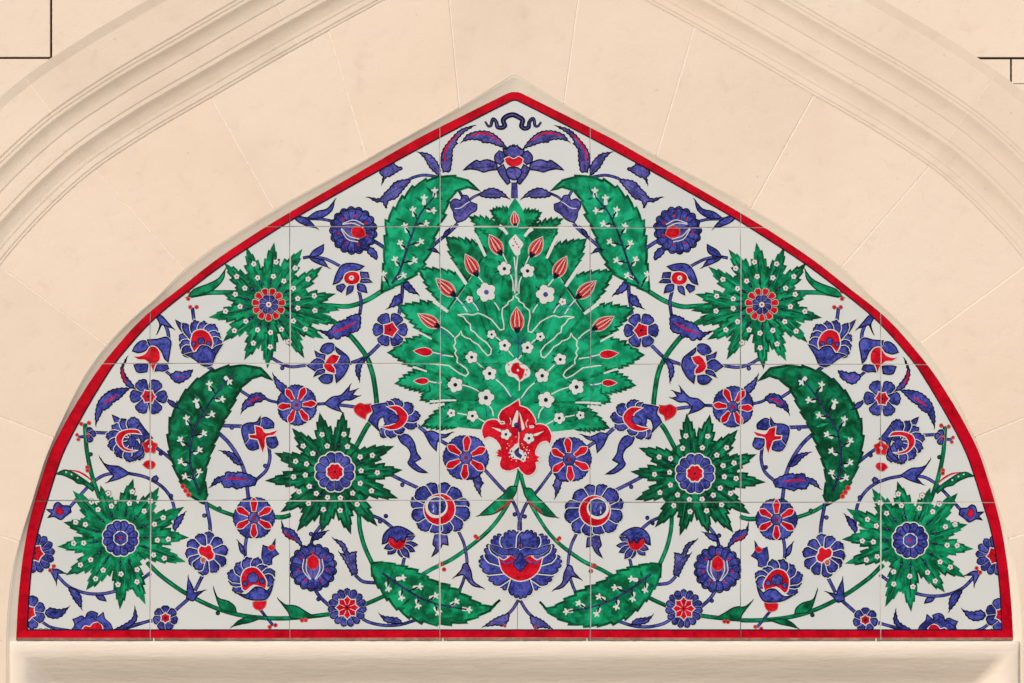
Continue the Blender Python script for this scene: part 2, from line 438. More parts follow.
spray(D(212, 390, 260, 378, 300, 395, 335, 405, 378, 393, 345, 420, 300, 432, 288, 502, 250, 460, 232, 425))
leaf(T(405, 205, 450, 203, 462, 235, 470, 250, 455, 270, 455, 312, 430, 275, 425, 262, 420, 240), 'violet')
spray(Rv(640, 215, 665, 208, 688, 260, 700, 318, 757, 360, 700, 347, 665, 312, 640, 280, 588, 292, 628, 250), mat='violet')
leaf(Q(368, 108, 420, 130, 450, 190, 492, 178, 490, 230, 500, 300, 470, 312, 440, 250, 402, 188, 430, 200, 408, 150), 'violet', vein=Q(430, 160, 480, 290))
leaf(Q(65, 15, 75, 40, 130, 55, 165, 100, 190, 155, 140, 112, 100, 98, 72, 65), red=Q(80, 62, 105, 90, 150, 112))
leaf(Q(245, 115, 258, 80, 322, 64, 288, 100)); 
leaf(Q(632, 540, 650, 548, 690, 553, 730, 560, 757, 588, 700, 585, 660, 575), vein=Q(650, 555, 735, 580))
leaf(E(358, 632, 400, 603, 450, 583, 448, 608, 430, 630, 405, 627), 'violet')
spray(P(272, 328, 297, 380, 305, 412, 358, 400, 320, 432, 300, 457, 262, 445, 265, 400))
leaf(U3(402, 282, 418, 238, 458, 208, 442, 250, 412, 292)); leaf(L(640, 440, 660, 430, 672, 445, 660, 462, 640, 458), 'violet')
spray(L(345, 335, 365, 362, 400, 375, 450, 380, 512, 420, 450, 450, 388, 468, 420, 432, 382, 390))
leaf(I(262, 335, 245, 390, 265, 440, 290, 470, 315, 508, 270, 490, 240, 440, 235, 390), red=I(243, 395, 246, 435, 268, 478))
leaf(I(280, 505, 230, 505, 170, 520, 110, 575, 90, 650, 92, 705, 112, 662, 125, 640, 122, 630, 150, 622, 180, 597, 180, 588, 220, 565, 262, 522), red=I(135, 592, 170, 570, 215, 540))
leaf(I(490, 566, 530, 578, 560, 615, 520, 603))
leaf(I(508, 430, 550, 405, 575, 412, 600, 405, 637, 398, 620, 440, 600, 450, 580, 465, 550, 470, 525, 450), red=I(550, 438, 590, 436))
spray(I(433, 98, 460, 88, 500, 130, 528, 162, 490, 150, 465, 140, 443, 185, 455, 140))
leaf(Mv(292, 290, 350, 300, 390, 340, 405, 370, 370, 360, 335, 322), vein=Mv(330, 305, 390, 350))
leaf(Mv(232, 490, 260, 445, 310, 430, 318, 408, 380, 415, 385, 408, 450, 425, 492, 450, 480, 482, 430, 490, 370, 505, 360, 492, 310, 495, 290, 460), red=Mv(310, 448, 360, 445, 440, 455))
leaf(P(558, 122, 585, 150, 598, 200, 572, 180, 562, 150))
leaf(O(332, 383, 380, 400, 405, 440, 405, 498, 365, 450)); leaf(O(488, 428, 530, 430, 547, 460, 505, 450))
spray(O(232, 290, 265, 278, 313, 302, 272, 302, 265, 356, 243, 312))
leaf(O(200, 530, 225, 502, 260, 508, 290, 510, 328, 500, 300, 540, 262, 558, 220, 550), vein=O(215, 530, 300, 520))
leaf(O(712, 505, 722, 560, 690, 600, 640, 625, 598, 622, 660, 590, 700, 558), clip=True)
# green leaves
leaf(F(45, 552, 80, 510, 160, 480, 220, 448, 256, 400, 247, 450, 205, 500, 165, 525, 100, 545), 'green')
leaf(T(664, 266, 620, 270, 590, 310, 540, 350, 500, 385, 448, 432, 520, 425, 570, 402, 632, 342, 658, 300), 'green', red=T(638, 335, 605, 370, 545, 408))
leaf(Q(48, 452, 85, 480, 150, 488, 205, 520, 262, 552, 180, 560, 120, 556, 100, 520), 'deep')
leaf(P(418, 392, 440, 440, 500, 460, 537, 490, 545, 522, 470, 512, 445, 480), 'deep'); leaf(P(525, 602, 560, 570, 610, 550, 690, 555, 620, 580, 570, 590), 'deep')
m = leaf(L(92, 422, 140, 400, 180, 410, 200, 420, 260, 460, 312, 502, 300, 520, 250, 482, 215, 475, 190, 455, 130, 428), 'deep', red=L(165, 400, 220, 410, 265, 435, 302, 468))
for c in L(150, 412, 180, 425, 215, 445): m.disc(c, .9, 'cream', 8)

# ---------- red bells, red flowers standing alone
m = Motif('red_bell_flower', 2); m.blob(K(362, 380, 400, 358, 425, 366, 462, 362, 466, 405, 440, 420, 430, 452, 395, 435, 370, 412), 'red', .8, 'rust')
m = Motif('red_bell_flower', 2); m.blob(P(638, 468, 660, 455, 690, 460, 717, 458, 710, 490, 680, 511, 645, 496), 'red', .8, 'rust')
m = Motif('red_bud', 2); m.blob(L(585, 370, 600, 352, 622, 345, 645, 350, 655, 368, 640, 388, 612, 392), 'red', .7, 'rust')

# ---------- rosettes
def ring(m, c, n, r0, r1, w, rot=0, **k):
    for i in range(n):
        a = R(rot + 360*i/n)
        m.petal((c[0] + r0*math.cos(a), c[1] - r0*math.sin(a)), (c[0] + r1*math.cos(a), c[1] - r1*math.sin(a)), w, **k)
def star_rosette(c, r, rot):
    m = Motif('rosette_flower', 2)
    m.disc(c, r*.86, 'cream', 24)
    m.new_part('petal')
    for i in range(6):
        if i: m.new_part('petal')
        a = R(rot + 30 + 60*i)
        m.petal((c[0] + 4*math.cos(a), c[1] - 4*math.sin(a)), (c[0] + r*math.cos(a), c[1] - r*math.sin(a)), r*.88, lobes=5, neck=.25, halo=0, line=1.1)
    for i in range(6):
        m.new_part('red_petal')
        a = R(rot + 60*i)
        m.petal((c[0] + r*.30*math.cos(a), c[1] - r*.30*math.sin(a)), (c[0] + r*.96*math.cos(a), c[1] - r*.96*math.sin(a)), r*.32, lobes=0, mat='red', neck=.5, halo=1.3, line=0, streak=False)
    m.part('centre')
    q = [(c[0] + r*(.25 + .04*(i % 2))*math.cos(i*math.pi/8), c[1] + r*(.25 + .04*(i % 2))*math.sin(i*math.pi/8)) for i in range(16)]
    m.fill(q, 'violet'); m.stroke(q, .8, 'ink', True); m.disc(c, 1.6, 'red', 9, .5)
    return m
star_rosette(J(665, 598)[0], 20.5, 0 + 5); star_rosette(T(373, 103)[0], 23, 90 - 4); star_rosette(Mv(475, 668)[0], 21, 90)

def lobed_rosette(c, r, n, rot, core, name='rosette_flower', tips=3, star=6, clip=False, w=None, label=None, dot='ink'):
    m = Motif(name, 2, clip=clip, label=label)
    for i in range(n):
        m.new_part('petal'); a = R(rot + 360*i/n)
        m.petal((c[0] + core*.8*math.cos(a), c[1] - core*.8*math.sin(a)), (c[0] + r*math.cos(a), c[1] - r*math.sin(a)), w or 2*math.pi*r*(.72 if n < 13 else .86)/n, lobes=tips, neck=.5, halo=.8 if n < 13 else .3, line=1.2)
        m.disc((c[0] + r*.66*math.cos(a), c[1] - r*.66*math.sin(a)), .7, 'ink', 7)
    m.part('centre')
    def star_(rr, k): return [(c[0] + rr*(1 + (.12 if i % 2 == 0 else -.16))*math.cos(R(rot) + i*math.pi/k), c[1] + rr*(1 + (.12 if i % 2 == 0 else -.16))*math.sin(R(rot) + i*math.pi/k)) for i in range(2*k)]
    q = spline(star_(core + 1.1, star), True, 2); m.fill(q, 'cream')
    q = spline(star_(core, star), True, 2); m.fill(q, 'red')
    for i in range(star):
        a = R(rot) + (2*i + 1)*math.pi/star
        m.stroke([(c[0] + core*.3*math.cos(a), c[1] + core*.3*math.sin(a)), (c[0] + core*.85*math.cos(a), c[1] + core*.85*math.sin(a))], .5, 'ink' if star < 7 else 'cream')
    m.disc(c, 1.4, dot, 8); return m
lobed_rosette(I(390, 550)[0], 18.5, 6, 0, 6.2, w=12.5)
lobed_rosette(H(567, 510)[0], 17.3, 6, 0, 6.8, star=5, w=12.5)
lobed_rosette(P(142, 555)[0], 12.4, 7, 90, 4.4, tips=2)
lobed_rosette(Q(442, 497)[0], 19.3, 15, 90, 10.2, tips=1, star=8)
lobed_rosette(O(143, 188)[0], 19.8, 14, 5, 8.0, tips=1, clip=True)
lobed_rosette(O(103, 525)[0], 17.6, 8, 22, 7.0, tips=2, clip=True)

# ten-petalled carnation
c = P(375, 188)[0]; m = Motif('carnation_flower', 2)
for i, (a, r) in enumerate(((82, 22), (45, 21), (112, 21), (10, 22), (148, 22), (-28, 22), (180, 21), (-62, 21), (212, 20), (-100, 22), (-125, 19))):
    m.new_part('petal'); a = R(a)
    m.petal((c[0] + 5*math.cos(a), c[1] - 5*math.sin(a)), (c[0] + r*math.cos(a), c[1] - r*math.sin(a)), 10.8, lobes=3, halo=1.6, neck=.35)
m.part('centre')
m.blob(P(330, 165, 345, 142, 370, 150, 385, 138, 405, 150, 408, 172, 420, 190, 412, 218, 385, 228, 375, 215, 360, 205, 338, 195), 'red', .9, 'cream', halo=1.6)
m.blob(P(343, 215, 360, 208, 375, 222, 365, 245, 345, 238), 'rust', .6, 'cream'); 

# small trefoil by the green sprig
m = Motif('trefoil_flower', 2)
for tx, ty in ((288, 158), (318, 190), (292, 240)): m.petal(L(272, 200)[0], L(tx, ty)[0], 6.2, lobes=3, halo=.4)
m.disc(L(277, 202)[0], 1.5, 'red', 8)

# ---------- hooded flowers, one mesh per petal
def hooded(name, petals, red, hood=None, extra=None, mat='blue'):
    m = Motif(name, 2)
    for p in petals: m.new_part('petal'); m.blob(p, mat, 1.3, halo=2.2)
    if hood: m.part('hood'); m.blob(hood, mat, 1.4, halo=2.2)
    if red: m.part('centre'); m.blob(red, 'red', .9, 'cream')
    if extra: extra(m)
    return m
def ex(m):
    c = H(347, 215)[0]
    m.disc(c, 2.7, 'cream', 10, .6, 'rust'); m.disc(c, .8, 'ink', 6)
hooded('hooded_flower', [H(398, 182, 440, 185, 447, 215, 400, 216), H(390, 226, 440, 222, 464, 240, 400, 242), H(380, 248, 422, 258, 435, 300, 385, 285),
    H(340, 258, 358, 254, 352, 290, 318, 312, 325, 270), H(262, 262, 300, 250, 312, 265, 290, 297, 265, 282)],
    H(302, 215, 315, 190, 345, 178, 378, 182, 395, 205, 392, 235, 370, 252, 335, 254, 310, 240),
    H(243, 252, 262, 190, 298, 140, 360, 133, 418, 149, 390, 170, 330, 180, 295, 215, 275, 240), ex)
hooded('hooded_flower', [K(168, 60, 182, 32, 210, 18, 240, 20, 257, 45, 225, 75, 195, 80), K(138, 62, 165, 78, 197, 85, 192, 112, 155, 106), K(98, 147, 150, 105, 192, 125, 192, 150, 150, 178, 122, 162),
    K(136, 208, 158, 175, 200, 165, 192, 190, 165, 195), K(163, 218, 195, 195, 243, 200, 240, 235, 215, 248, 185, 242)],
    K(240, 80, 282, 90, 265, 125, 240, 142, 258, 165, 258, 192, 215, 180, 192, 152, 195, 132, 215, 98),
    K(255, 38, 300, 72, 330, 100, 335, 145, 305, 205, 265, 242, 258, 195, 255, 165, 240, 142, 265, 125, 282, 90, 262, 65))
hooded('hooded_flower', [Mv(512, 108, 538, 97, 560, 105, 588, 130, 587, 157, 545, 162, 515, 152), Mv(548, 215, 600, 208, 613, 250, 590, 272, 570, 272, 550, 250), Mv(420, 242, 455, 215, 500, 235, 502, 275, 470, 285, 445, 278)],
    Mv(480, 143, 520, 155, 542, 185, 614, 168, 590, 198, 545, 210, 540, 260, 525, 303, 505, 250, 495, 226, 450, 217, 447, 195, 485, 195),
    Mv(408, 150, 440, 130, 490, 125, 512, 92, 508, 140, 478, 158, 480, 185, 452, 195, 445, 218, 425, 243, 410, 200),
    lambda m: [m.disc(q, .8, 'ink', 6) for q in Mv(550, 130, 575, 245, 465, 250)])
hooded('hooded_flower', [I(297, 292, 315, 258, 345, 235, 372, 235, 392, 265, 370, 290, 330, 302), I(308, 372, 345, 364, 388, 370, 382, 410, 350, 415, 325, 410), I(428, 370, 490, 365, 503, 390, 470, 405, 450, 402, 425, 404)],
    I(298, 320, 335, 320, 370, 305, 398, 265, 435, 270, 455, 300, 455, 345, 430, 368, 414, 418, 402, 380, 370, 345, 330, 342),
    I(383, 228, 440, 225, 492, 213, 518, 240, 512, 290, 502, 354, 482, 335, 465, 295, 435, 265, 395, 260))
# bellflower by leaf burst
m = Motif('cornflower', 2)
for tx, ty, w in ((712, 545, 5), (728, 595, 5.5), (712, 632, 6), (640, 665, 6), (560, 648, 7), (680, 668, 6), (540, 615, 6)):
    m.new_part('petal'); m.petal(N(622, 590)[0], N(tx, ty)[0], w, lobes=0, halo=1.0)
m.part('centre'); m.blob(N(555, 565, 575, 600, 615, 622, 650, 605, 668, 560, 640, 545, 600, 540), 'red', .8, 'rust')
m.part('hood'); m.blob(N(528, 590, 535, 540, 565, 505, 615, 490, 665, 505, 708, 535, 672, 540, 650, 580, 630, 560, 610, 580, 592, 558, 565, 550, 555, 580), 'blue')
for q in N(602, 575, 640, 575): m.disc(q, 1.0, 'blue', 8, .8)
# bud flower at the far left end
m = Motif('bud_flower', 2)
m.blob(L(38, 622, 75, 625, 85, 592, 105, 582, 130, 600, 168, 605, 177, 637, 145, 660, 120, 680, 80, 662, 46, 668, 68, 645), 'blue')
m.part('centre'); m.blob(L(92, 618, 110, 602, 125, 620, 135, 640, 112, 658, 95, 640), 'red', .7, 'ink')
# violet bud flower beneath the crown
m = Motif('bud_flower', 2); 
m.blob(B(413, 88, 440, 63, 480, 75, 490, 38, 528, 43, 545, 80, 592, 100, 588, 140, 550, 165, 510, 205, 458, 226, 436, 190, 430, 150, 413, 120), 'violet', 1.1, n=4)
m.part('petal_line'); m.line(B(440, 130, 480, 125, 520, 95, 545, 82), .8, 'cream'); m.line(B(545, 85, 520, 120, 470, 185), .6, 'ink')

# ---------- palmettes
def crescent(c, r, a0, a1, w, n=14, squash=1):
    o, i_ = [], []
    for k in range(n + 1):
        t = k/n; a = R(a0 + (a1 - a0)*t); th = w*math.sin(math.pi*t)**.6
        o.append((c[0] + r*math.cos(a), c[1] - r*squash*math.sin(a))); i_.append((c[0] + (r - th)*math.cos(a), c[1] - (r - th)*squash*math.sin(a)))
    return o + i_[::-1][1:-1]
def fan(m, V, base, tips, lobes=3, mat='blue', halo=1.4):
    for t in tips:
        bb, tt = V(*base)[0], V(t[0], t[1])[0]; f_ = random.uniform(.95, 1.06); tt = (bb[0] + (tt[0] - bb[0])*f_ + random.uniform(-.6, .6), bb[1] + (tt[1] - bb[1])*f_ + random.uniform(-.6, .6))
        m.new_part('petal'); m.petal(bb, tt, t[2]*random.uniform(1.15, 1.5), lobes=t[3] if len(t) > 3 else lobes, mat=mat, halo=halo, neck=.3)
# palmette with drooping leaf, red bell beside it
m = Motif('palmette_flower', 2)
m.part('drooping_leaf'); m.blob(D(45, 402, 110, 402, 150, 450, 165, 510, 192, 550, 150, 572, 180, 602, 235, 638, 180, 632, 130, 600, 112, 575, 122, 555, 130, 520, 110, 480, 70, 450), 'blue')
fan(m, K, (590, 440), ((525, 555, 9, 4), (575, 560, 9), (640, 540, 9, 4), (722, 494, 9), (737, 430, 9), (697, 370, 10, 4), (612, 330, 10, 4), (550, 345, 8)))
m.part('hood'); m.blob(K(463, 375, 500, 365, 550, 358, 562, 390, 545, 430, 510, 448, 500, 490, 515, 525, 480, 490, 447, 460, 460, 432, 475, 410), 'blue', 1.35, halo=2)
m.part('centre'); c = K(598, 442)[0]
m.disc(c, 11.5, 'blue', 18, .6, 'ink'); m.blob(K(550, 378, 620, 375, 668, 420, 668, 455, 630, 500, 570, 512, 505, 490, 560, 487, 600, 470, 612, 440, 600, 408), 'red', .9, 'cream')
m.blob(K(560, 450, 585, 425, 615, 430, 622, 455, 600, 470, 572, 470), 'blue', .9)
# palmette in a cup, upright red tips on its stalk
m = Motif('palmette_flower', 2)
fan(m, I, (690, 280), ((548, 120, 5, 0), (570, 205, 9), (568, 255, 9), (575, 300, 8), (590, 135, 7), (650, 118, 9), (706, 112, 8), (765, 145, 10), (792, 190, 9), (805, 240, 9)))
m.part('centre'); m.blob(I(628, 240, 645, 185, 690, 168, 732, 188, 758, 240, 750, 278, 690, 262, 650, 300, 633, 270), 'red', 1.0, 'cream')
for q, r in ((I(690, 235)[0], 3.6), (I(648, 252)[0], 2.4), (I(732, 250)[0], 2.4)): m.disc(q, r, 'blue', 9, .9)
m.part('cup'); m.blob(J(28, 312, 70, 302, 92, 300, 115, 265, 140, 262, 165, 270, 182, 287, 210, 265, 243, 254, 205, 312, 180, 366, 138, 376, 90, 345, 60, 325), 'blue', 1.35, halo=2.2)
# palmette lying on its side with a red flower at its base
m = Motif('palmette_flower', 2)
fan(m, L, (545, 235), ((412, 88, 6, 0), (408, 150, 9), (374, 205, 9, 4), (382, 265, 9), (425, 318, 10, 4), (500, 350, 10, 4), (460, 104, 8), (530, 96, 10, 4), (570, 345, 9)))
m.part('hood'); m.blob(L(572, 132, 600, 170, 638, 215, 600, 225, 585, 262, 590, 300, 545, 345, 520, 330, 560, 290, 575, 235, 545, 175), 'blue', 1.35, halo=1.5)
m.part('centre'); m.blob(L(432, 235, 445, 190, 500, 168, 560, 172, 582, 198, 530, 192, 490, 200, 470, 232, 480, 268, 520, 285, 560, 288, 520, 298, 470, 285), 'red', .9, 'cream')
m.blob(L(500, 235, 520, 205, 545, 225, 540, 262, 515, 270), 'blue', .9)
m.part('red_flower'); cc = L(625, 265)[0]
q = [(cc[0] + (7.6 if i % 2 == 0 else 5.6)*math.cos(R(90 + 36*i)), cc[1] - (7.6 if i % 2 == 0 else 5.6)*math.sin(R(90 + 36*i))) for i in range(10)]
m.blob(q, 'red', .8, 'rust', corner=180); m.disc(cc, 2.0, 'cream', 8, .5); m.disc(cc, .7, 'ink', 6)
# palmette with a bud rising from its shoulder
m = Motif('palmette_flower', 2)
m.part('bud'); m.blob(P(692, 176, 698, 140, 718, 148, 740, 150, 768, 104, 765, 160, 787, 190, 750, 215, 748, 248, 700, 262, 690, 205), 'blue', 1.05)
m.blob(P(725, 152, 745, 138, 768, 150, 755, 168, 735, 168), 'red', .6, 'rust')
fan(m, P, (645, 350), ((522, 395, 8), (502, 345, 8), (500, 300, 9), (545, 245, 10), (605, 205, 11), (672, 212, 9), (722, 260, 9), (765, 292, 9), (765, 335, 8)))
m.part('centre'); m.blob(P(580, 392, 570, 325, 598, 275, 650, 265, 692, 298, 720, 350, 712, 392, 645, 368, 600, 402), 'red', 1.0, 'cream')
m.blob(P(608, 325, 625, 300, 655, 300, 672, 325, 660, 352, 622, 352), 'blue', .9)
for q in P(597, 358, 692, 345): m.disc(q, 2.8, 'blue', 9, .9)
m.part('cup'); m.blob(P(543, 410, 600, 422, 640, 388, 660, 378, 690, 382, 720, 402, 757, 360, 737, 420, 710, 450, 640, 452, 595, 440), 'blue', 1.35, halo=1.8)

# ---------- peonies
def scalloped(c, r, n, depth, rot=0, sq=1):
    out = []
    for i in range(n*4):
        a = R(rot) + 2*math.pi*i/(4*n); f = abs(math.sin(2*math.pi*i/8))
        out.append((c[0] + r*(1 - depth + depth*f)*math.cos(a), c[1] - r*sq*(1 - depth + depth*f)*math.sin(a)))
    return out
# peony with a red crescent and drooping leaf
m = Motif('peony_flower', 2); c = T(222, 388)[0]
m.part('drooping_leaf'); m.blob(T(210, 500, 260, 535, 272, 600, 240, 592, 222, 630, 183, 662, 205, 612, 190, 592, 200, 545), 'violet')
for a, r in ((75, 26), (110, 26), (40, 28), (10, 30), (-18, 30), (-45, 29), (-72, 26), (-104, 24), (-135, 27), (165, 29), (195, 28), (140, 27)):
    m.new_part('petal'); a = R(a + random.uniform(-4, 4)); r *= random.uniform(.93, 1.07); m.petal((c[0] + 10*math.cos(a), c[1] - 10*math.sin(a)), (c[0] + r*math.cos(a), c[1] - r*math.sin(a)), random.uniform(12, 15.5), lobes=random.choice((4, 5)), halo=1.5, neck=.5)
m.part('centre'); c2 = T(225, 395)[0]
m.disc(c2, 15.6, 'red', 22, 1.0, 'cream'); c3 = T(208, 381)[0]; m.disc(c3, 11.0, 'cream', 20); m.disc(T(211, 376)[0], 8.4, 'blue', 16, .9)
m.stroke(T(190, 385, 198, 360, 192, 410), 1.1, 'cream'); m.stroke(T(225, 350, 240, 385, 232, 420), .7, 'ink'); m.stroke(T(205, 355, 215, 385, 208, 425), .7, 'ink')
# dense dark peonies
def dense(c, r, up, flip=1, label=None):
    m = Motif('peony_flower', 2, label=label)
    q = scalloped(c, r, 17, .10); m.fill(q, 'blue'); m.stroke(q, 1.2, 'ink', True)
    for k in range(17):
        m.new_part('petal'); a = 2*math.pi*(k + .5)/17
        m.petal((c[0] + r*.42*math.cos(a), c[1] - r*.42*math.sin(a)), (c[0] + r*.92*math.cos(a), c[1] - r*.92*math.sin(a)), r*.36, lobes=3, halo=0, line=.8)
    for k in range(7):
        a = up + R(-150 + 50*k); m.disc((c[0] + r*.62*math.cos(a), c[1] - r*.62*math.sin(a)), 1.4, 'red', 7)
    m.part('centre')
    def rot(x, y):
        return (c[0] + r*(x*math.sin(up) + y*math.cos(up)), c[1] - r*(-x*math.cos(up) + y*math.sin(up)))
    m.blob([rot(-.42, .1), rot(-.25, .45), rot(0, .56), rot(.25, .45), rot(.42, .1), rot(.25, -.35), rot(0, -.5), rot(-.25, -.35)], 'violet', .9)
    for x in (-.42, -.28, .28, .42): m.line([rot(x*.3, -.5), rot(x, -.1), rot(x*.9, .35)], .9, 'cream')
    m.line([rot(0, -.5), rot(0, 0)], .6, 'ink')
    m.blob([rot(-.24, .12), rot(-.2, .38), rot(0, .55), rot(.2, .38), rot(.24, .12), rot(.1, -.06), rot(-.1, -.06)], 'red', .7, 'rust')
    return m
dense(Q(247, 268)[0], 24, R(90)); dense(G(358, 515)[0], 24, R(-20))
# half peony cut off by the lower border
m = Motif('peony_flower', 2, clip=True)
m.blob(O(338, 640, 370, 597, 358, 565, 385, 555, 410, 545, 430, 560, 440, 530, 465, 518, 500, 530, 492, 558, 532, 525, 540, 560, 572, 590, 592, 640), 'blue', 1.1)
m.part('centre'); m.blob(O(398, 640, 428, 600, 455, 605, 470, 588, 502, 580, 527, 605, 530, 640), 'red', .8, 'cream')
m.stroke(O(365, 600, 400, 575, 440, 545, 470, 530), .8, 'ink'); m.stroke(O(455, 545, 480, 560, 520, 590, 550, 610), .8, 'ink')

# ---------- leaf bursts
def lobe(m, c, tip, w, n=6, amp=1.7, mat='green', curl=.10, start=.18):
    d = sub(tip, c); Ld = ln(d); u = (d[0]/Ld, d[1]/Ld); v = (-u[1], u[0])
    cv = curl*random.choice((-1, 1))
    def mid(t): return (c[0] + d[0]*t + v[0]*cv*Ld*(t - start)*(1 - t)*1.2, c[1] + d[1]*t + v[1]*cv*Ld*(t - start)*(1 - t)*1.2)
    def wd(t):
        q = (t - start)/(1 - start)
        if q < .42: return w*.5*(.72 + .28*math.sin(math.pi*.5*q/.42))
        return w*.5*max(0, 1 - ((q - .42)/.58)**1.15)*(1 if q < .86 else .8)
    le, ri = [], []
    for i in range(13):
        t = start + (1 - start)*i/12; p = mid(t); h = wd(t)
        le.append((p[0] + v[0]*h, p[1] + v[1]*h)); ri.append((p[0] - v[0]*h, p[1] - v[1]*h))
    a = serrate(le, n, amp, 1); b = serrate(ri, n, amp, -1)
    poly = a + b[::-1][1:]
    m.stroke(poly, .8, 'edge', True)
    m.fill(poly, mat); m.stroke(poly, 2.0, 'deep' if mat != 'deep' else 'edge', True, up=True)
    sp = [mid(start + (.95 - start)*i/8) for i in range(9)]
    m.stroke(sp, 1.5, 'deep' if mat != 'deep' else 'edge', taper=lambda t: 1 - .7*t)
    for sd in (1, -1):
        sp2 = [(mid(t)[0] + sd*v[0]*wd(t)*.55, mid(t)[1] + sd*v[1]*wd(t)*.55) for t in (.35, .5, .65, .78)]
        m.stroke(sp2, 1.1, 'bright' if mat != 'deep' else 'green', taper=lambda t: math.sin(math.pi*min(1, max(0, t)))*.9 + .1)
def blossom(m, c, r, core='red', petals=5):
    rot = random.uniform(0, 72)
    q = []
    for i in range(petals*4):
        a = R(rot) + 2*math.pi*i/(petals*4); f = .74 + .26*abs(math.sin(math.pi*i/4))
        q.append((c[0] + r*f*math.cos(a), c[1] + r*f*math.sin(a)))
    m.stroke(q, .9, 'edge', True); m.fill(q, 'cream')
    m.disc(c, max(.8, r*.26), core, 8)
def burst(c, tips, flowers, rin, mat, w=19, fr=2.9):
    m = Motif('leaf_burst', 1)
    m.fill([(c[0] + rin*1.6*math.cos(i*math.pi/16), c[1] + rin*1.6*math.sin(i*math.pi/16)) for i in range(32)], mat)
    L0 = m.layer
    for k, t in enumerate(tips):
        m.at_layer(L0, 3 if k == len(tips) - 1 else k % 3, 6)
        m.new_part('leaf'); lobe(m, c, t, w*random.uniform(.93, 1.07), 6, 3.0, mat)
    m.cur = None; L1 = L0 + 24
    for k, t in enumerate(tips):
        m.at_layer(L1 + 3*(k % 3)); d = sub(t, c); Ld = ln(d); u = (d[0]/Ld, d[1]/Ld)
        a = rin + 2.5; p0 = (c[0] + u[0]*a, c[1] + u[1]*a)
        m.stroke([p0, (c[0] + u[0]*Ld*.82, c[1] + u[1]*Ld*.82)], .8, 'ink')
        p1 = (c[0] + u[0]*(a + 7.5), c[1] + u[1]*(a + 7.5)); v = (-u[1]*1.7, u[0]*1.7)
        pm = (c[0] + u[0]*(a + 4), c[1] + u[1]*(a + 4))
        m.fill([p0, (pm[0] + v[0], pm[1] + v[1]), p1, (pm[0] - v[0], pm[1] - v[1])], 'ink')
        pm2 = (c[0] + u[0]*(a + 4.2), c[1] + u[1]*(a + 4.2)); m.disc(pm2, 1.0, 'blue', 6)
    for f in flowers: m.at_layer(L1 + 10); m.new_part('blossom'); blossom(m, f, fr)
    m.at_layer(L1 + 14)
    m.cur = None
    return m
def around(m, c, n, r0, r1, w, mat, rot=0, lobes=1, halo=1.2, line=.9, ink='ink'):
    for i in range(n):
        m.new_part('petal'); a = R(rot + 360*i/n)
        m.petal((c[0] + r0*math.cos(a), c[1] - r0*math.sin(a)), (c[0] + r1*math.cos(a), c[1] - r1*math.sin(a)), w, lobes=lobes, mat=mat, halo=halo, line=line, ink=ink, neck=.45, streak=False)
c1 = (268.7, 304.8)
m = burst(c1, pts(225, 264, 247, 248.6, 274, 244, 301, 250, 321, 267, 334, 294, 338, 310, 337, 324, 322, 338, 303, 357, 267, 367, 245, 359, 224, 341, 210, 317.5, 224, 294),
    U1(230, 127, 250, 200, 347, 117, 333, 193, 445, 147, 388, 217, 512, 205, 435, 253, 545, 293, 458, 307, 548, 370, 458, 357, 497, 467, 435, 425, 412, 535, 375, 470, 317, 563, 318, 487, 228, 543, 250, 473, 128, 477, 188, 428, 82, 375, 158, 350, 140, 193, 183, 254, 133, 287), 16, 'green', 13.2)
m.part('centre'); m.disc(c1, 16.6, 'deep', 20)
around(m, c1, 11, 9, 16.6, 6.2, 'red', 8, 2, .7, .5, 'rust'); around(m, c1, 8, 3, 9.6, 6, 'blue', 20, 1, .4, .9)
m.part('centre'); m.disc(c1, 3.2, 'cream', 9, .6); m.disc(c1, 1.2, 'red', 7)
c2 = (335.0, 471.8)
m = burst(c2, pts(293, 429, 320, 414, 343, 413, 393, 446.5, 401.5, 470, 397, 498, 377, 525, 351, 533, 322, 531, 298, 530, 281, 511, 266, 480.5, 275, 453),
    U2(325, 140, 355, 205, 450, 138, 470, 208, 612, 258, 542, 267, 640, 357, 548, 345, 607, 460, 543, 417, 527, 535, 500, 473, 430, 570, 430, 500, 335, 565, 357, 498, 250, 530, 293, 475, 195, 465, 253, 435, 163, 380, 230, 370, 175, 292, 237, 307, 218, 205, 273, 247), 21, 'deep', 15.2)
m.part('centre'); m.fill(scalloped(c2, 21.3, 12, .07), 'cream')
around(m, c2, 12, 8.5, 19.8, 9.2, 'blue', 15, 1, .3, 1.1)
m.part('centre'); m.fill(scalloped(c2, 9.6, 8, .12), 'cream'); m.fill(scalloped(c2, 8.2, 8, .14), 'red'); m.disc(c2, 1.3, 'ink', 8)
for i in range(6): m.stroke([(c2[0] + 2.5*math.cos(i), c2[1] + 2.5*math.sin(i)), (c2[0] + 6*math.cos(i), c2[1] + 6*math.sin(i))], .5, 'ink')
c3 = (120.7, 538.0)
m = burst(c3, pts(101, 487, 133, 480.5, 158, 488, 182.5, 507, 187, 537, 184, 561, 145, 603, 120, 608, 87, 589, 67, 574.5, 59, 546.5, 65, 522.5, 74, 492),
    U3(207, 107, 193, 162, 293, 150, 265, 200, 355, 230, 312, 262, 380, 335, 327, 340, 360, 428, 308, 412, 230, 545, 231, 485, 137, 558, 152, 507, 28, 530, 65, 488, 105, 175, 90, 115, 40, 192, 8, 155) + O(430, 25, 375, 12, 420, 130, 363, 132, 460, 225, 402, 255), 19, 'green', 15)
m.part('centre'); m.fill(scalloped(c3, 19.2, 12, .06), 'cream')
around(m, c3, 12, 6.5, 17.8, 8.8, 'blue', 15, 1, 0, 1.1)
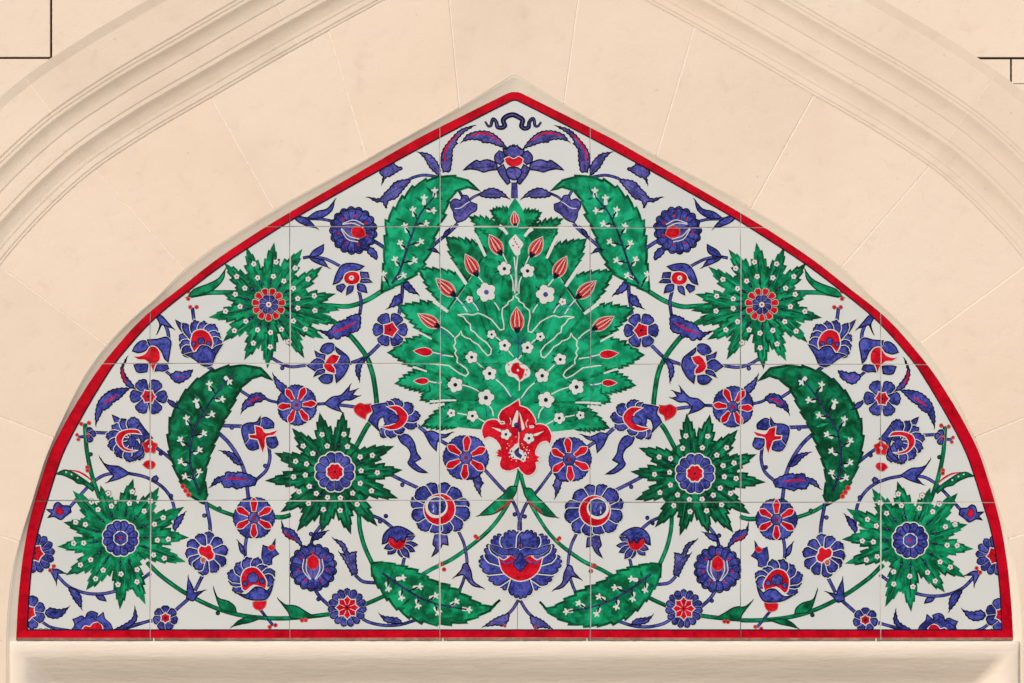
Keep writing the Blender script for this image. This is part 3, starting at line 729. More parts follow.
for i in range(12):
    a = R(15 + 30*i); m.disc((c3[0] + 13.5*math.cos(a), c3[1] - 13.5*math.sin(a)), .8, 'ink', 6)
m.part('centre'); m.fill(scalloped(c3, 7.6, 8, .08), 'cream'); m.fill(scalloped(c3, 6.3, 6, .12), 'blue'); m.stroke(scalloped(c3, 6.3, 6, .12), .8, 'ink', True); m.disc(c3, 1.6, 'red', 8)

# ---------- the six large serrated leaves
def mini_tulip(m, c, d, s=1.0):
    Ld = ln(d) + 1e-9; u = (d[0]/Ld*s, d[1]/Ld*s); v = (-u[1], u[0])
    def p(a, b): return (c[0] + u[0]*a + v[0]*b, c[1] + u[1]*a + v[1]*b)
    m.new_part('blossom'); m.at_layer(60)
    m.fill([p(-4.2, 0), p(-3.4, -1.7), p(-.8, -1.5), p(.9, -.9), p(1.8, -2.7), p(3.2, -2.9), p(2.9, -1.1), p(5, -.2), p(4.6, .6), p(2.8, .9), p(3.4, 2.8), p(2.2, 2.9), p(1.0, .9), p(-.8, 1.6), p(-3.4, 1.6)], 'cream')
def great_leaf(left, right, vein, tulips, mat, nl=12, nr=12, amp=2.6):
    m = Motif('serrated_leaf', 1)
    l = serrate(spline(left, False, 5), nl, amp, -1); r = serrate(spline(right, False, 5), nr, amp, 1)
    poly = l + r[::-1][1:]
    m.stroke(poly, .9, 'edge', True); m.fill(poly, mat); m.stroke(poly, 2.6, 'deep' if mat != 'deep' else 'edge', True); m.stroke(poly, .7, 'edge', True)
    vs = spline(vein, False, 6)
    # brush marks running from the vein to the edge
    va = along(vs, 9); la = along(spline(left, False, 5), 12); ra = along(spline(right, False, 5), 12)
    for i in range(1, 9):
        for sd in (la, ra):
            e = min(sd, key=lambda q: ln(sub(q, va[i])) - (3 if 0 else 0)); f = random.uniform(.62, .80)
            w_ = random.uniform(1.5, 3.0); a = (va[i][0] + (e[0] - va[i][0])*.2, va[i][1] + (e[1] - va[i][1])*.2)
            b = (va[i][0] + (e[0] - va[i][0])*f, va[i][1] + (e[1] - va[i][1])*f)
            m.stroke([a, ((a[0] + b[0])/2 + .6, (a[1] + b[1])/2), b], w_, random.choice(('bright', 'deep', 'green')), taper=lambda t: .25 + .75*math.sin(math.pi*t))
    m.part('vein'); m.stroke(vs, 2.3, 'ink', taper=lambda t: 1.1 - .5*t); m.stroke(vs, .5, 'blue')
    for t in tulips:
        n_ = min(along(vs, 24), key=lambda q: ln(sub(q, t))); d = sub(t, n_)
        vi = min(range(len(vs)), key=lambda i: ln(sub(vs[i], t))); tv = sub(vs[min(len(vs) - 1, vi + 2)], vs[max(0, vi - 2)])
        Ld, Lt = ln(d) + 1e-6, ln(tv) + 1e-6
        dd = (d[0]/Ld*.8 + tv[0]/Lt*.8, d[1]/Ld*.8 + tv[1]/Lt*.8)
        m.part('vein'); m.stroke([(n_[0] - tv[0]/Lt*4, n_[1] - tv[1]/Lt*4), t], 1.2, 'ink'); m.stroke([(n_[0] + d[0]*.35 - tv[0]/Lt*1.4, n_[1] + d[1]*.35 - tv[1]/Lt*1.4), t], 1.6, 'ink')
        mini_tulip(m, t, dd, 1.2)
    m.cur = None; return m
great_leaf(pts(381, 292, 384, 268, 386, 245, 388, 222, 399, 205, 413, 189, 427, 181, 440, 177.5, 453, 177.5, 464, 180, 472, 184, 479, 191),
           pts(381, 292, 396, 284.5, 416, 272, 429, 249, 434, 234, 440, 220, 445, 209, 449, 197, 455, 191, 463, 187.5, 471, 187.5, 479, 191),
           B(10, 640, 60, 560, 110, 410, 160, 270, 215, 150, 330, 15, 350, -20),
           B(232, 70, 160, 150, 280, 140, 105, 260, 232, 235, 75, 375, 195, 360, 38, 487, 150, 487, 305, 20, -45, 590, 75, 590), 'bright', 13, 12)
great_leaf(pts(203, 503, 190, 495, 179, 477, 171, 455, 169, 436, 172, 416, 180, 400, 189, 388, 205, 375, 224, 368, 243, 365.5, 256, 367, 264, 370.5, 272, 380),
           pts(203, 503, 208.6, 500, 203.6, 486, 204, 470, 209, 453, 215, 437, 224, 417, 232, 403, 237, 391, 246, 381, 255, 376, 264, 375, 272, 380),
           Mv(160, 515, 125, 420, 112, 330, 130, 180, 220, 20, 270, -50, 320, -110, 360, -140),
           Mv(150, 20, 95, 115, 225, 85, 65, 235, 180, 195, 155, 290, 70, 355, 95, 440, 158, 418) + J(270, 455, 168, 490, 225, 565), 'deep', 14, 13, 2.1)
great_leaf(Rv(75, 205, 100, 195, 200, 215, 320, 248, 450, 320, 530, 352, 600, 388, 680, 435, 745, 468, 800, 485, 838, 470, 868, 436),
           Rv(868, 436, 850, 470, 815, 492, 755, 520, 690, 555, 570, 575, 480, 578, 360, 552, 250, 490, 160, 400, 108, 320, 62, 235, 75, 205)[::-1],
           Rv(140, 265, 260, 350, 400, 430, 520, 470, 620, 490),
           Rv(255, 298, 360, 352, 460, 412, 585, 453, 660, 495, 480, 500, 360, 455, 258, 405, 175, 350), 'green', 12, 12)

# ---------- centre column (mirrored inside the motif itself)
CX = 515.6
class Sym:
    """draws on m and on its mirror image"""
    def __init__(s, m, ax=CX, dy=2.2): s.m, s.ax, s.dy = m, ax, dy
    def mp(s, p): return [mirror_pt(q, s.ax, s.dy) for q in p]
def both(fn, ax=CX, dy=2.2):
    st = random.getstate(); fn(lambda p: p); random.setstate(st); fn(lambda p: [mirror_pt(q, ax, dy) for q in p])

# great green palmette
m = Motif('leaf_palmette', 1, mirror=False, label='large bright green serrated palmette filled with tulips and white blossoms')
CP = m
def lobe_poly(m, va, tip, vb, mat, n, amp, bulge=.12, mirrored=False):
    sg = -1 if mirrored else 1
    def arc(a, b, k):
        d = sub(b, a); out = []
        for i in range(9):
            t = i/8; h = k*math.sin(math.pi*t**.62)*ln(d)
            nx, ny = d[1]/ln(d), -d[0]/ln(d)
            out.append((a[0] + d[0]*t + nx*h*sg, a[1] + d[1]*t + ny*h*sg))
        return out
    a = serrate(arc(va, tip, bulge*.15), n, amp*.8, -1*sg); b = serrate(arc(vb, tip, -bulge), n, amp, 1*sg)
    poly = a + b[::-1][1:]
    m.stroke(poly, 1.0, 'edge', True); m.fill(poly, mat); m.stroke(poly, 2.4, 'deep', True); m.stroke(poly, .7, 'edge', True)
    return poly
LOBES = [((507, 229), (490.5, 211), (510.5, 213)), ((497, 240), (469, 217), (503, 231)), ((485, 255), (474.5, 226), (508, 232)), ((464, 284), (446, 237), (486, 252)),
         ((446, 311), (417.5, 268.5), (467, 281)), ((430, 338), (398, 306), (449, 309)), ((426, 371), (388, 352.5), (434, 336)),
         ((430, 391), (396, 383.5), (430, 369)), ((456, 399.5), (421, 400), (434, 387)), ((456, 427), (422, 426), (458, 403))]
CL = [0]
def crown(f):
    CL[0] = 0
    mir = f([(0, 0)])[0] != (0, 0)
    for li, (va, tp, vb) in enumerate(LOBES):
        m.at_layer(CL[0] % 3, 0); CL[0] += 4; m.at_layer(CL[0] % 12); m.new_part('lobe'); q = f([va, tp, vb]); lobe_poly(m, q[0], q[1], q[2], 'green' if li < 4 else 'bright', 7, 3.4, .075, mir)
both(crown)
m.at_layer(18)
m.cur = None
body = pts(515.6, 197, 509, 207, 507, 216, 506, 232, 490, 248, 474, 272, 456, 300, 438, 324, 428, 345, 426, 371, 431, 388, 452, 396, 460, 402, 452, 414, 452, 427, 470, 429, 484, 430, 515.6, 430)
bl = spline(body, False, 2); m.fill(bl + [mirror_pt(q, CX, 2.2) for q in bl[::-1]], 'bright')
# darker brush work following the lobes
def shades(f):
    for i in range(46):
        t = random.random(); a = R(random.uniform(95, 205)); r0 = random.uniform(18, 62); r1 = r0 + random.uniform(10, 26)
        c = (512, 392); wob = random.uniform(-.06, .06)
        p = [(c[0] + k*math.cos(a + wob*j)*1.02, c[1] - k*math.sin(a + wob*j)*1.28) for j, k in enumerate((r0, (r0 + r1)/2, r1))]
        if any(q[0] > 513 or q[1] > 424 or q[1] < 240 or q[0] < 432 for q in p): continue
        m.at_layer(20 + i % 12); m.stroke(f(spline(p, False, 4)), random.uniform(1.6, 4.2), random.choice(('green', 'bright', 'green', 'bright')), taper=lambda t: .2 + .8*math.sin(math.pi*t))
both(shades)
def dark_heads(f):
    m.at_layer(34)
    for p in (pts(507, 250, 511, 270, 512, 296, 506, 310, 500, 300, 502, 275), pts(488, 258, 497, 262, 494, 278, 484, 276), pts(452, 406, 462, 404, 470, 406, 462, 411)):
        m.fill(f(spline(p, True, 4, 170)), 'green')
both(dark_heads)
def valleys(f):
    for k, (x, y) in enumerate(pts(485, 256, 466, 284, 447, 311.5, 431, 339, 427, 371, 456, 401, 505, 235)):
        m.at_layer(33 if k % 2 else 32); e = (512 - (512 - x)*.42, 404 - (404 - y)*.42); mid = ((x + e[0])/2 + 1.5, (y + e[1])/2 - 1.5)
        m.stroke(f(spline([(x, y), mid, e], False, 5)), 3.6, 'green', taper=lambda t: 1 - .85*t)
both(valleys)
def slots(f):
    m.at_layer(36)
    m.part('white_slot')
    for p, w in ((pts(485, 256, 478, 241, 474, 234), 3.6), (pts(466, 284, 455, 268, 449, 260), 4.0), (pts(447.5, 311.5, 438, 304.5, 433, 301), 3.8), (pts(507, 234, 503, 229, 499, 226), 3.6), (pts(456, 400.8, 446, 400.8, 430, 401.5), 2.2), (pts(431, 339, 422, 334, 417, 332), 2.2), (pts(427, 371.5, 420, 369, 413, 367), 2.0)):
        m.new_part('white_slot'); m.stroke(f(spline(p, False, 4)), w, 'white', taper=lambda t: .75 + .35*t)
both(slots)
def whites(f):
    m.at_layer(47)
    m.part('white_outline')
    for p in (Cv(870, 92, 840, 112, 838, 128, 805, 148, 800, 165, 765, 192, 762, 240, 775, 300, 775, 335, 750, 340, 690, 268, 640, 240, 600, 225, 560, 238, 520, 230, 460, 236),
              Cv(460, 236, 500, 250, 520, 280, 545, 300, 550, 340, 575, 355, 600, 385, 660, 430, 690, 470, 685, 505, 665, 515, 630, 480, 600, 440, 560, 418, 545, 400, 510, 390, 490, 375, 482, 348, 470, 370, 440, 398, 445, 430, 432, 450, 450, 480, 440, 500, 458, 530, 455, 560, 520, 610, 535, 640, 515, 660, 470, 640, 400, 588, 340, 580, 300, 572, 270, 572)):
        m.stroke(f(p), 1.15, 'cream')
    for p in (Cv(440, 105, 480, 150, 525, 215), Cv(560, 150, 585, 178, 600, 208), Cv(710, 150, 728, 175, 745, 205), Cv(345, 318, 390, 345, 435, 388), Cv(285, 492, 350, 508, 430, 522),
              Cv(720, 385, 765, 425), Cv(805, 480, 840, 522), Cv(590, 562, 655, 628), D(445, 95, 500, 110, 560, 140), D(605, 215, 632, 250, 640, 290), D(415, 270, 480, 282), D(540, 300, 592, 328),
              D(655, 60, 710, 110, 750, 172), D(240, 68, 280, 78, 320, 80), B(765, 430, 800, 505), B(820, 575, 836, 620, 838, 690), B(600, 590, 640, 640), B(870, 440, 860, 560, 866, 690)):
        m.stroke(f(spline(p, False, 4)), 1.15, 'cream')
    for p in (Cv(450, 140, 500, 175), Cv(560, 130, 610, 195), Cv(330, 340, 420, 400), Cv(300, 520, 380, 500), D(700, 130, 765, 185), D(590, 225, 600, 290), D(270, 95, 310, 70), Cv(480, 130, 560, 210)):
        m.stroke(f(p), .8, 'blue')
both(whites)
def tulip_bud(m, base, tip, w, striped=True):
    d = sub(tip, base); Ld = ln(d); u = (d[0]/Ld, d[1]/Ld); v = (-u[1], u[0])
    def p(t, x): return (base[0] + u[0]*t*Ld + v[0]*x*w/2, base[1] + u[1]*t*Ld + v[1]*x*w/2)
    q = spline([p(0, 0), p(.08, -.6), p(.35, -1), p(.68, -.75), p(1, 0), p(.68, .75), p(.35, 1), p(.08, .6)], True, 3, 60)
    m.stroke(q, 1.1, 'cream', True); m.fill(q, 'rust' if striped else 'red')
    if striped:
        for x in (-.62, 0, .62): m.stroke(spline([p(.12, x*.7), p(.45, x), p(.85, x*.35)], False, 3), w*.12, 'red')
        for x in (-.32, .32): m.stroke(spline([p(.15, x), p(.45, x*1.05), p(.85, x*.4)], False, 3), .6, 'cream')
        m.fill(spline([p(-.12, 0), p(.06, -.5), p(.2, -.3), p(.12, 0), p(.2, .3), p(.06, .5)], True, 2), 'ink')
def buds(f):
    m.at_layer(80)
    for b, t, w, st in (((500.5, 253.5), (489, 234.5), 12.5, True), ((476.5, 274.5), (465, 254), 12.5, True), ((454, 295), (435.5, 278.5), 12.5, True), ((438, 326.5), (417.5, 314), 11.5, True),
                        ((431.7, 352.4), (413, 350.8), 8, False), ((428.5, 381), (414, 381), 6.2, False)):
        m.at_layer(80); m.new_part('tulip'); q = f([b, t]); tulip_bud(m, q[0], q[1], w, st)
both(buds)
m.new_part('tulip'); tulip_bud(m, (516.9, 331), (516.3, 307), 13.5)
m.new_part('tulip'); tulip_bud(m, (515, 226), (514, 212), 8.5)
def bloss(f):
    for x, y, r, core in ((504, 268.5, 7.3, 'ink'), (486, 292, 10, 'violet'), (469, 299.3, 4, 'red'), (491.3, 334.2, 4.8, 'ink'), (504.2, 345.2, 6.4, 'ink'), (471.3, 357, 6.4, 'ink'), (489.3, 374, 7.3, 'ink'),
                          (455, 385.3, 8, 'ink'), (485.6, 398.2, 8.6, 'ink'), (451, 413.5, 4.4, 'ink'), (472.2, 416.4, 6, 'ink')):
        m.at_layer(92); m.new_part('blossom'); c = f([(x, y)])[0]
        for a in (random.uniform(2.2, 3), random.uniform(3.6, 4.4)):
            m.stroke([c, (c[0] + (r + 3)*math.cos(a), c[1] + (r + 3)*math.sin(a))], 1.1, 'ink')
        blossom(m, c, r, core)
both(bloss)
m.new_part('blossom'); c = (515, 244)
m.blob(W1(262, 285, 285, 255, 308, 232, 330, 260, 362, 300, 342, 335, 338, 370, 312, 378, 290, 350), 'cream', 0)
for p in W1(300, 265, 318, 300, 292, 310, 330, 320, 308, 285): m.disc(p, .9, 'red', 6)
m.new_part('blossom')
q = spline(W2(240, 545, 248, 500, 290, 480, 315, 460, 340, 490, 375, 515, 408, 550, 405, 590, 370, 610, 335, 632, 300, 600, 262, 590), True, 2)
m.fill(q, 'cream'); m.blob(W2(278, 545, 300, 500, 330, 495, 340, 530, 372, 545, 358, 600, 340, 618, 320, 580, 292, 572), 'red', .6, 'rust')
m.disc(W2(325, 552)[0], 1.3, 'cream', 7)
for p in W2(262, 515, 265, 560, 385, 548, 378, 582): m.disc(p, 1.0, 'rust', 7)
m.part('white_outline'); m.stroke(W2(335, 630, 335, 690), 1.0, 'cream'); m.stroke(W2(322, 285, 328, 380, 326, 460), .8, 'blue')
for a in (W2(265, 300, 322, 360), W2(380, 320, 328, 370)): m.stroke(a, .9, 'blue')

# central red tulip
m = Motif('tulip_flower', 4, mirror=False, label='scarlet tulip with white and blue markings at the foot of the green palmette')
q = W4(320, 42, 240, 95, 188, 125, 160, 178, 172, 212, 205, 215, 212, 235, 175, 240, 150, 208, 100, 202, 55, 222, 25, 290, 42, 356, 80, 338, 140, 365, 175, 420, 182, 450, 165, 440, 150, 448, 160, 462, 138, 465, 155, 478, 142, 495, 182, 505, 168, 560, 190, 600, 250, 612, 320, 582,
       332, 605, 380, 648, 430, 638, 460, 592, 455, 545, 488, 535, 468, 520, 488, 500, 462, 490, 452, 478, 458, 440, 490, 390, 540, 372, 572, 396, 584, 335, 552, 262, 500, 238, 450, 243, 440, 268, 410, 272, 402, 250, 440, 245, 455, 215, 430, 160, 385, 112, 326, 92)
q = spline(q, True, 2, 60); m.stroke(q, 2.2, 'cream', True); m.fill(q, 'red')
m.part('marking')
for a in (W4(305, 125, 270, 215, 265, 260, 300, 255, 312, 200, 318, 140), W4(322, 140, 335, 200, 345, 290, 368, 270, 350, 210, 335, 160)): m.fill(spline(a, True, 2), 'cream')
m.fill(W4(100, 262, 170, 278, 195, 300, 170, 300), 'cream'); m.fill(W4(525, 292, 440, 318, 435, 335, 470, 330), 'cream')
m.fill(spline(W4(245, 465, 262, 430, 322, 380, 330, 440, 372, 460, 385, 495, 360, 545, 320, 520, 270, 515), True, 2), 'cream')
m.blob(W4(285, 460, 305, 440, 322, 425, 320, 470, 345, 490, 335, 512, 300, 490), 'blue', .8); m.disc(W4(305, 248)[0], 2.6, 'blue', 8, .8); m.disc(W4(330, 285)[0], 1.6, 'blue', 8, .8)
for p in W4(262, 455, 255, 482, 275, 505, 355, 520, 372, 490, 362, 462): m.disc(p, .9, 'ink', 6)
for p in W4(265, 375, 245, 410, 355, 405, 380, 440, 300, 340): m.disc(p, 1.1, 'rust', 6)
for x, y in W4(292, 402, 275, 425, 252, 445, 240, 470, 245, 500, 262, 525, 300, 535, 340, 545, 372, 530, 395, 505, 398, 470, 385, 445, 362, 425, 345, 395, 232, 395, 262, 395, 390, 420, 225, 430, 405, 450):
    m.disc((x, y), random.uniform(.5, .85), random.choice(('cream', 'cream', 'rust')), 6)
m.stroke(W4(320, 300, 322, 340, 318, 378), .8, 'cream'); m.stroke(spline(W4(248, 185, 258, 215, 250, 240), False, 3), .7, 'cream'); m.stroke(spline(W4(395, 200, 378, 232, 388, 262), False, 3), .7, 'cream')
for c in W4(217, 320, 402, 352): m.new_part('blossom'); blossom(m, c, 5.6, 'ink')

# central blue peony
m = Motif('peony_flower', 2, mirror=False, label='largest blue peony with a red heart on the centre line just above the lower border')
base = EC(496, 405)
def bigpet(f):
    for x, y, w, l in ((470, 512, 15, 3), (425, 490, 19, 4), (372, 450, 22, 4), (338, 385, 24, 5), (362, 332, 22, 4), (395, 290, 24, 5), (452, 268, 23, 5)):
        m.new_part('petal'); q = f(EC(x, y))[0]; m.petal(base[0], q, w, lobes=l, halo=2.0, line=1.15, neck=.4)
both(bigpet, EC(496, 0)[0][0], 0)
m.new_part('petal'); m.petal(base[0], EC(497, 528)[0], 24, lobes=5, neck=.35)
def upper(f):
    m.new_part('petal'); m.blob(f(EC(497, 345, 470, 335, 440, 340, 412, 330, 380, 322, 395, 345, 430, 362, 460, 362, 485, 375)), 'blue', 1.0, halo=1.4)
m.part('centre'); m.blob(EC(412, 368, 425, 420, 455, 448, 496, 462, 540, 448, 568, 420, 582, 368, 560, 380, 545, 372, 496, 340, 448, 372, 432, 380), 'red', 1.0, 'cream')
both(upper, EC(496, 0)[0][0], 0)
m.part('centre'); m.blob(EC(470, 392, 485, 375, 496, 355, 508, 375, 524, 392, 510, 412, 496, 425, 480, 412), 'blue', .9)
m.stroke(spline(EC(496, 345, 470, 380, 440, 395, 425, 380), False, 4), 1.4, 'blue'); m.stroke(spline(EC(496, 345, 522, 380, 552, 395, 568, 380), False, 4), 1.4, 'blue')
m.disc(EC(497, 325)[0], 1.9, 'rust', 8, .6)
m.stroke(EC(496, 340, 496, 290), .8, 'ink')

# crown flower, cloud ribbon
m = Motif('crown_flower', 2, mirror=False, label='violet flower with a red heart and two side leaves above the green palmette')
c = A(475, 0)[0][0]
def sides(f):
    m.new_part('leaf'); m.blob(f(A(218, 458, 250, 430, 285, 408, 300, 415, 340, 405, 385, 425, 390, 455, 350, 460, 320, 468, 300, 460, 255, 452)), 'violet', 1.35); m.stroke(f(A(260, 448, 370, 440)), .6, 'ink')
    for p in (A(378, 385, 400, 360, 420, 370, 430, 400, 405, 430, 380, 415), A(388, 450, 420, 430, 440, 470, 455, 520, 440, 530, 405, 485), A(440, 345, 475, 330, 475, 385, 435, 388, 420, 362)):
        m.new_part('petal'); m.blob(f(p), 'violet', 1.3, halo=1.3)
both(sides, c - .6, 0)
m.new_part('petal'); m.blob(A(418, 350, 440, 352, 455, 335, 475, 340, 492, 332, 505, 352, 525, 352, 520, 378, 475, 395, 430, 380), 'violet', 1.3)
m.part('centre'); m.blob(A(425, 400, 450, 390, 472, 400, 500, 388, 522, 402, 515, 425, 492, 440, 455, 440, 435, 425), 'red', .8, 'cream')
m.new_part('petal'); m.blob(A(435, 465, 450, 445, 490, 445, 512, 462, 505, 490, 475, 508, 445, 490), 'violet', 1.3, halo=1.3)
m.part('stalk'); m.fill(A(465, 520, 488, 520, 490, 600, 462, 600), 'violet'); m.stroke(A(464, 520, 461, 600), .8, 'ink'); m.stroke(A(489, 520, 492, 600), .8, 'ink')
m = Motif('cloud_ribbon', 2, mirror=False, label='narrow dark blue cloud ribbon under the point of the arch')
q = spline(A(328, 212, 345, 236, 358, 232, 368, 200, 385, 215, 392, 240, 418, 242, 428, 232, 420, 205, 440, 185, 470, 178, 495, 188, 518, 205, 512, 235, 528, 247, 548, 240, 552, 215, 572, 198, 580, 232, 595, 236, 612, 214), False, 4, 150)
m.stroke(q, 4.4, 'ink', taper=lambda t: .45 + .75*math.sin(math.pi*t)); m.stroke(q, .9, 'violet', taper=lambda t: .3 + .9*math.sin(math.pi*t)**.7)
m = Motif('signature', 2, mirror=False)
m.stroke(spline(pts(38, 629.5, 41, 628, 43, 629.6, 46, 628, 49, 629.4, 52, 628.4, 55, 629.6), False, 3), .5, 'edge')
m = Motif('signature', 2, mirror=False)
m.stroke(spline(pts(982, 630, 985, 628.6, 988, 630, 991, 628.4, 995, 630), False, 3), .5, 'edge')

# ------------------------------------------------------------------ outline of the panel
OUT_L = pts(16, 640, 18.3, 600, 22.5, 560, 28.5, 525, 35, 500, 42.5, 475.6, 51.3, 450, 69.4, 415, 91, 380, 103.7, 362.4, 131, 330, 150.3, 311.4, 180, 288.2, 215, 260.6, 260, 230.5, 292, 211, 355, 174.5, 415.6, 139.6, 438, 128, 507, 93.6, 511.5, 92)
IN_L = pts(26.6, 630.5, 28, 600, 31.8, 560, 39, 525, 46.8, 500, 54.5, 475, 63.6, 450, 82.0, 415, 102.8, 380, 114.4, 362.4, 142, 330, 161, 311.8, 190, 288.6, 222, 264.4, 260, 239.3, 292, 219, 355, 183, 435.8, 138.6, 507, 102, 512.5, 99.5)
def uniq(p):
    q = [p[0]]
    for a in p[1:]:
        if ln(sub(a, q[-1])) > .3: q.append(a)
    return q
def nearest(path, q):
    best = None
    for i in range(len(path) - 1):
        a, b = path[i], path[i + 1]; d = sub(b, a); L2 = d[0]**2 + d[1]**2
        t = max(0, min(1, ((q[0] - a[0])*d[0] + (q[1] - a[1])*d[1])/L2))
        p = (a[0] + d[0]*t, a[1] + d[1]*t); e = ln(sub(p, q))
        if best is None or e < best[0]: best = (e, i + t, p)
    return best[1]
def at(path, u):
    i = min(int(u), len(path) - 2); t = u - i; a, b = path[i], path[i + 1]
    return (a[0] + (b[0] - a[0])*t, a[1] + (b[1] - a[1])*t)
OUT_L = uniq(spline(OUT_L, False, 3, 80)); _in = spline(IN_L, False, 4, 80)
IN_L = [at(_in, nearest(_in, q)) for q in OUT_L]; IN_L[0] = _in[0]; IN_L[-1] = _in[-1]
def sym(p, ax=514.6): return p + [(2*ax - x, y) for x, y in p[::-1]]
OUTER = sym(OUT_L); INNER = sym(IN_L)
XJ = [150.2, 289.8, 439.8, 590.2, 740.6, 880.6]; YJ = [226.6, 363.6, 500.6]; SEAM = 517.6
GAP = .85
def yj(j, x): return YJ[j] + (1.8 if x > SEAM else 0) * (1 if j == 2 else .5)
panel = empty('tile_panel', 'pointed panel of glazed tiles painted with blue, red and green flowers inside a red border', 'tile panel', (px(514.6), PY, pz(640)))

def cut(bm, x0, x1, y0, y1, clip):
    """splits a motif mesh at the tile joints and removes the strip over each joint (mesh in panel units x, y down)"""
    def bis(co, no):
        bmesh.ops.bisect_plane(bm, geom=bm.verts[:] + bm.edges[:] + bm.faces[:], plane_co=co, plane_no=no, dist=1e-5)
    rm = []
    for xj in XJ:
        if x0 < xj + GAP and x1 > xj - GAP:
            bis((xj - GAP/2, 0, 0), (1, 0, 0)); bis((xj + GAP/2, 0, 0), (1, 0, 0)); rm.append(('x', xj))
    if x0 < SEAM < x1: bis((SEAM, 0, 0), (1, 0, 0))
    for j in range(3):
        for side in (0, 1):
            yv = YJ[j] + (1.8 if side else 0) * (1 if j == 2 else .5)
            if y0 < yv + GAP and y1 > yv - GAP and ((side == 0 and x0 < SEAM) or (side == 1 and x1 > SEAM)):
                bis((0, yv - GAP/2, 0), (0, 1, 0)); bis((0, yv + GAP/2, 0), (0, 1, 0)); rm.append(('y', yv, side))
    dead = []
    for f in bm.faces:
        c = f.calc_center_median()
        for r in rm:
            if r[0] == 'x' and abs(c.x - r[1]) < GAP/2 - 1e-4: dead.append(f); break
            if r[0] == 'y' and abs(c.y - r[1]) < GAP/2 - 1e-4 and (c.x > SEAM) == bool(r[2]): dead.append(f); break
    bmesh.ops.delete(bm, geom=dead, context='FACES')
    if clip:
        k = len(INNER)
        for i in range(k):
            a, b = INNER[i], INNER[(i + 1) % k]
            if max(a[0], b[0]) < x0 - 60 or min(a[0], b[0]) > x1 + 60: continue
            d = sub(b, a); no = Vector((d[1], -d[0], 0))          # outside (outline runs clockwise on screen)
            bmesh.ops.bisect_plane(bm, geom=bm.verts[:] + bm.edges[:] + bm.faces[:], plane_co=(a[0], a[1], 0), plane_no=no, dist=1e-5, clear_outer=True)

TSH = {(c_, r_): (random.uniform(-.55, .55), random.uniform(-.5, .5)) for c_ in range(7) for r_ in range(4)}
def slip(bm):
    done = set()
    for f in bm.faces:
        c = f.calc_center_median(); k = (sum(c.x > q for q in XJ), sum(c.y > q + (.9 if c.x > SEAM else 0) for q in YJ))
        for v in f.verts:
            if v.index not in done: done.add(v.index); v.co.x += TSH[k][0]; v.co.y += TSH[k][1]
def build_motif(m, idx, mirrored):
    groups = {}
    for pr in m.prims: groups.setdefault(pr[4], []).append(pr)
    base = 3e-5 + m.tier*1.5e-4 + (idx % 8)*(1.3e-5) + (6.5e-6 if mirrored else 0)
    jx, jy = (random.uniform(-.5, .5), random.uniform(-.4, .4)) if mirrored else (0, 0)
    def tr(p): 
        if not mirrored: return p
        q = mirror_pt(p); return (q[0] + jx, q[1] + jy)
    root = None
    keys = sorted(groups, key=lambda k: (k is not None, str(k)))
    if None not in groups: keys = keys
    for key in keys:
        mats = []; bm = bmesh.new()
        for kind, data, mat, layer, _ in groups[key]:
            if mat not in mats: mats.append(mat)
            mi = mats.index(mat); z = base + layer*LZ
            if kind == 'f':
                p = [tr(q) for q in data]
                if area(p) < 0: p = p[::-1]
                vs = [bm.verts.new((x, y, z)) for x, y in p]
                for t in tessellate_polygon([[Vector((x, y, 0)) for x, y in p]]):
                    try: f = bm.faces.new([vs[i] for i in t]); f.material_index = mi
                    except ValueError: pass
            else:
                a, b, closed = data
                a = [tr(q) for q in a]; b = [tr(q) for q in b]
                va = [bm.verts.new((x, y, z)) for x, y in a]; vb = [bm.verts.new((x, y, z)) for x, y in b]
                k = len(a)
                for i in range(k if closed else k - 1):
                    j = (i + 1) % k
                    try: f = bm.faces.new((va[i], va[j], vb[j], vb[i])); f.material_index = mi
                    except ValueError: pass
        xs = [v.co.x for v in bm.verts]; ys = [v.co.y for v in bm.verts]
        cut(bm, min(xs), max(xs), min(ys), max(ys), m.clip)
        if not bm.faces: bm.free(); continue
        loose = [v for v in bm.verts if not v.link_faces]; bmesh.ops.delete(bm, geom=loose, context='VERTS')
        bm.verts.index_update(); slip(bm)
        for v in bm.verts: v.co = Vector((px(v.co.x), PY - v.co.z, pz(v.co.y)))
        bm.normal_update()
        for f in bm.faces:
            if f.normal.y > 0: f.normal_flip()
        nm = m.name if root is None and (key is None) else (key[0] if isinstance(key, tuple) else key)
        if root is None and key is not None:
            root = bpy.data.objects.new(m.name, None); C.objects.link(root); root.parent = panel
            n = len(bm.verts); o = Vector((0, 0, 0))
            for v in bm.verts: o += v.co
            root.location = o/n - panel.location; root.empty_display_size = .01
            if m.label: root['label'] = m.label
        if key is None:
            root = from_bm(m.name, bm, [M[k] for k in mats], panel, label=m.label)
        else:
            from_bm(nm, bm, [M[k] for k in mats], root)
for i, m in enumerate(MOTIFS):
    build_motif(m, i, False)
for i, m in enumerate(MOTIFS):
    if m.mirror: build_motif(m, i, True)

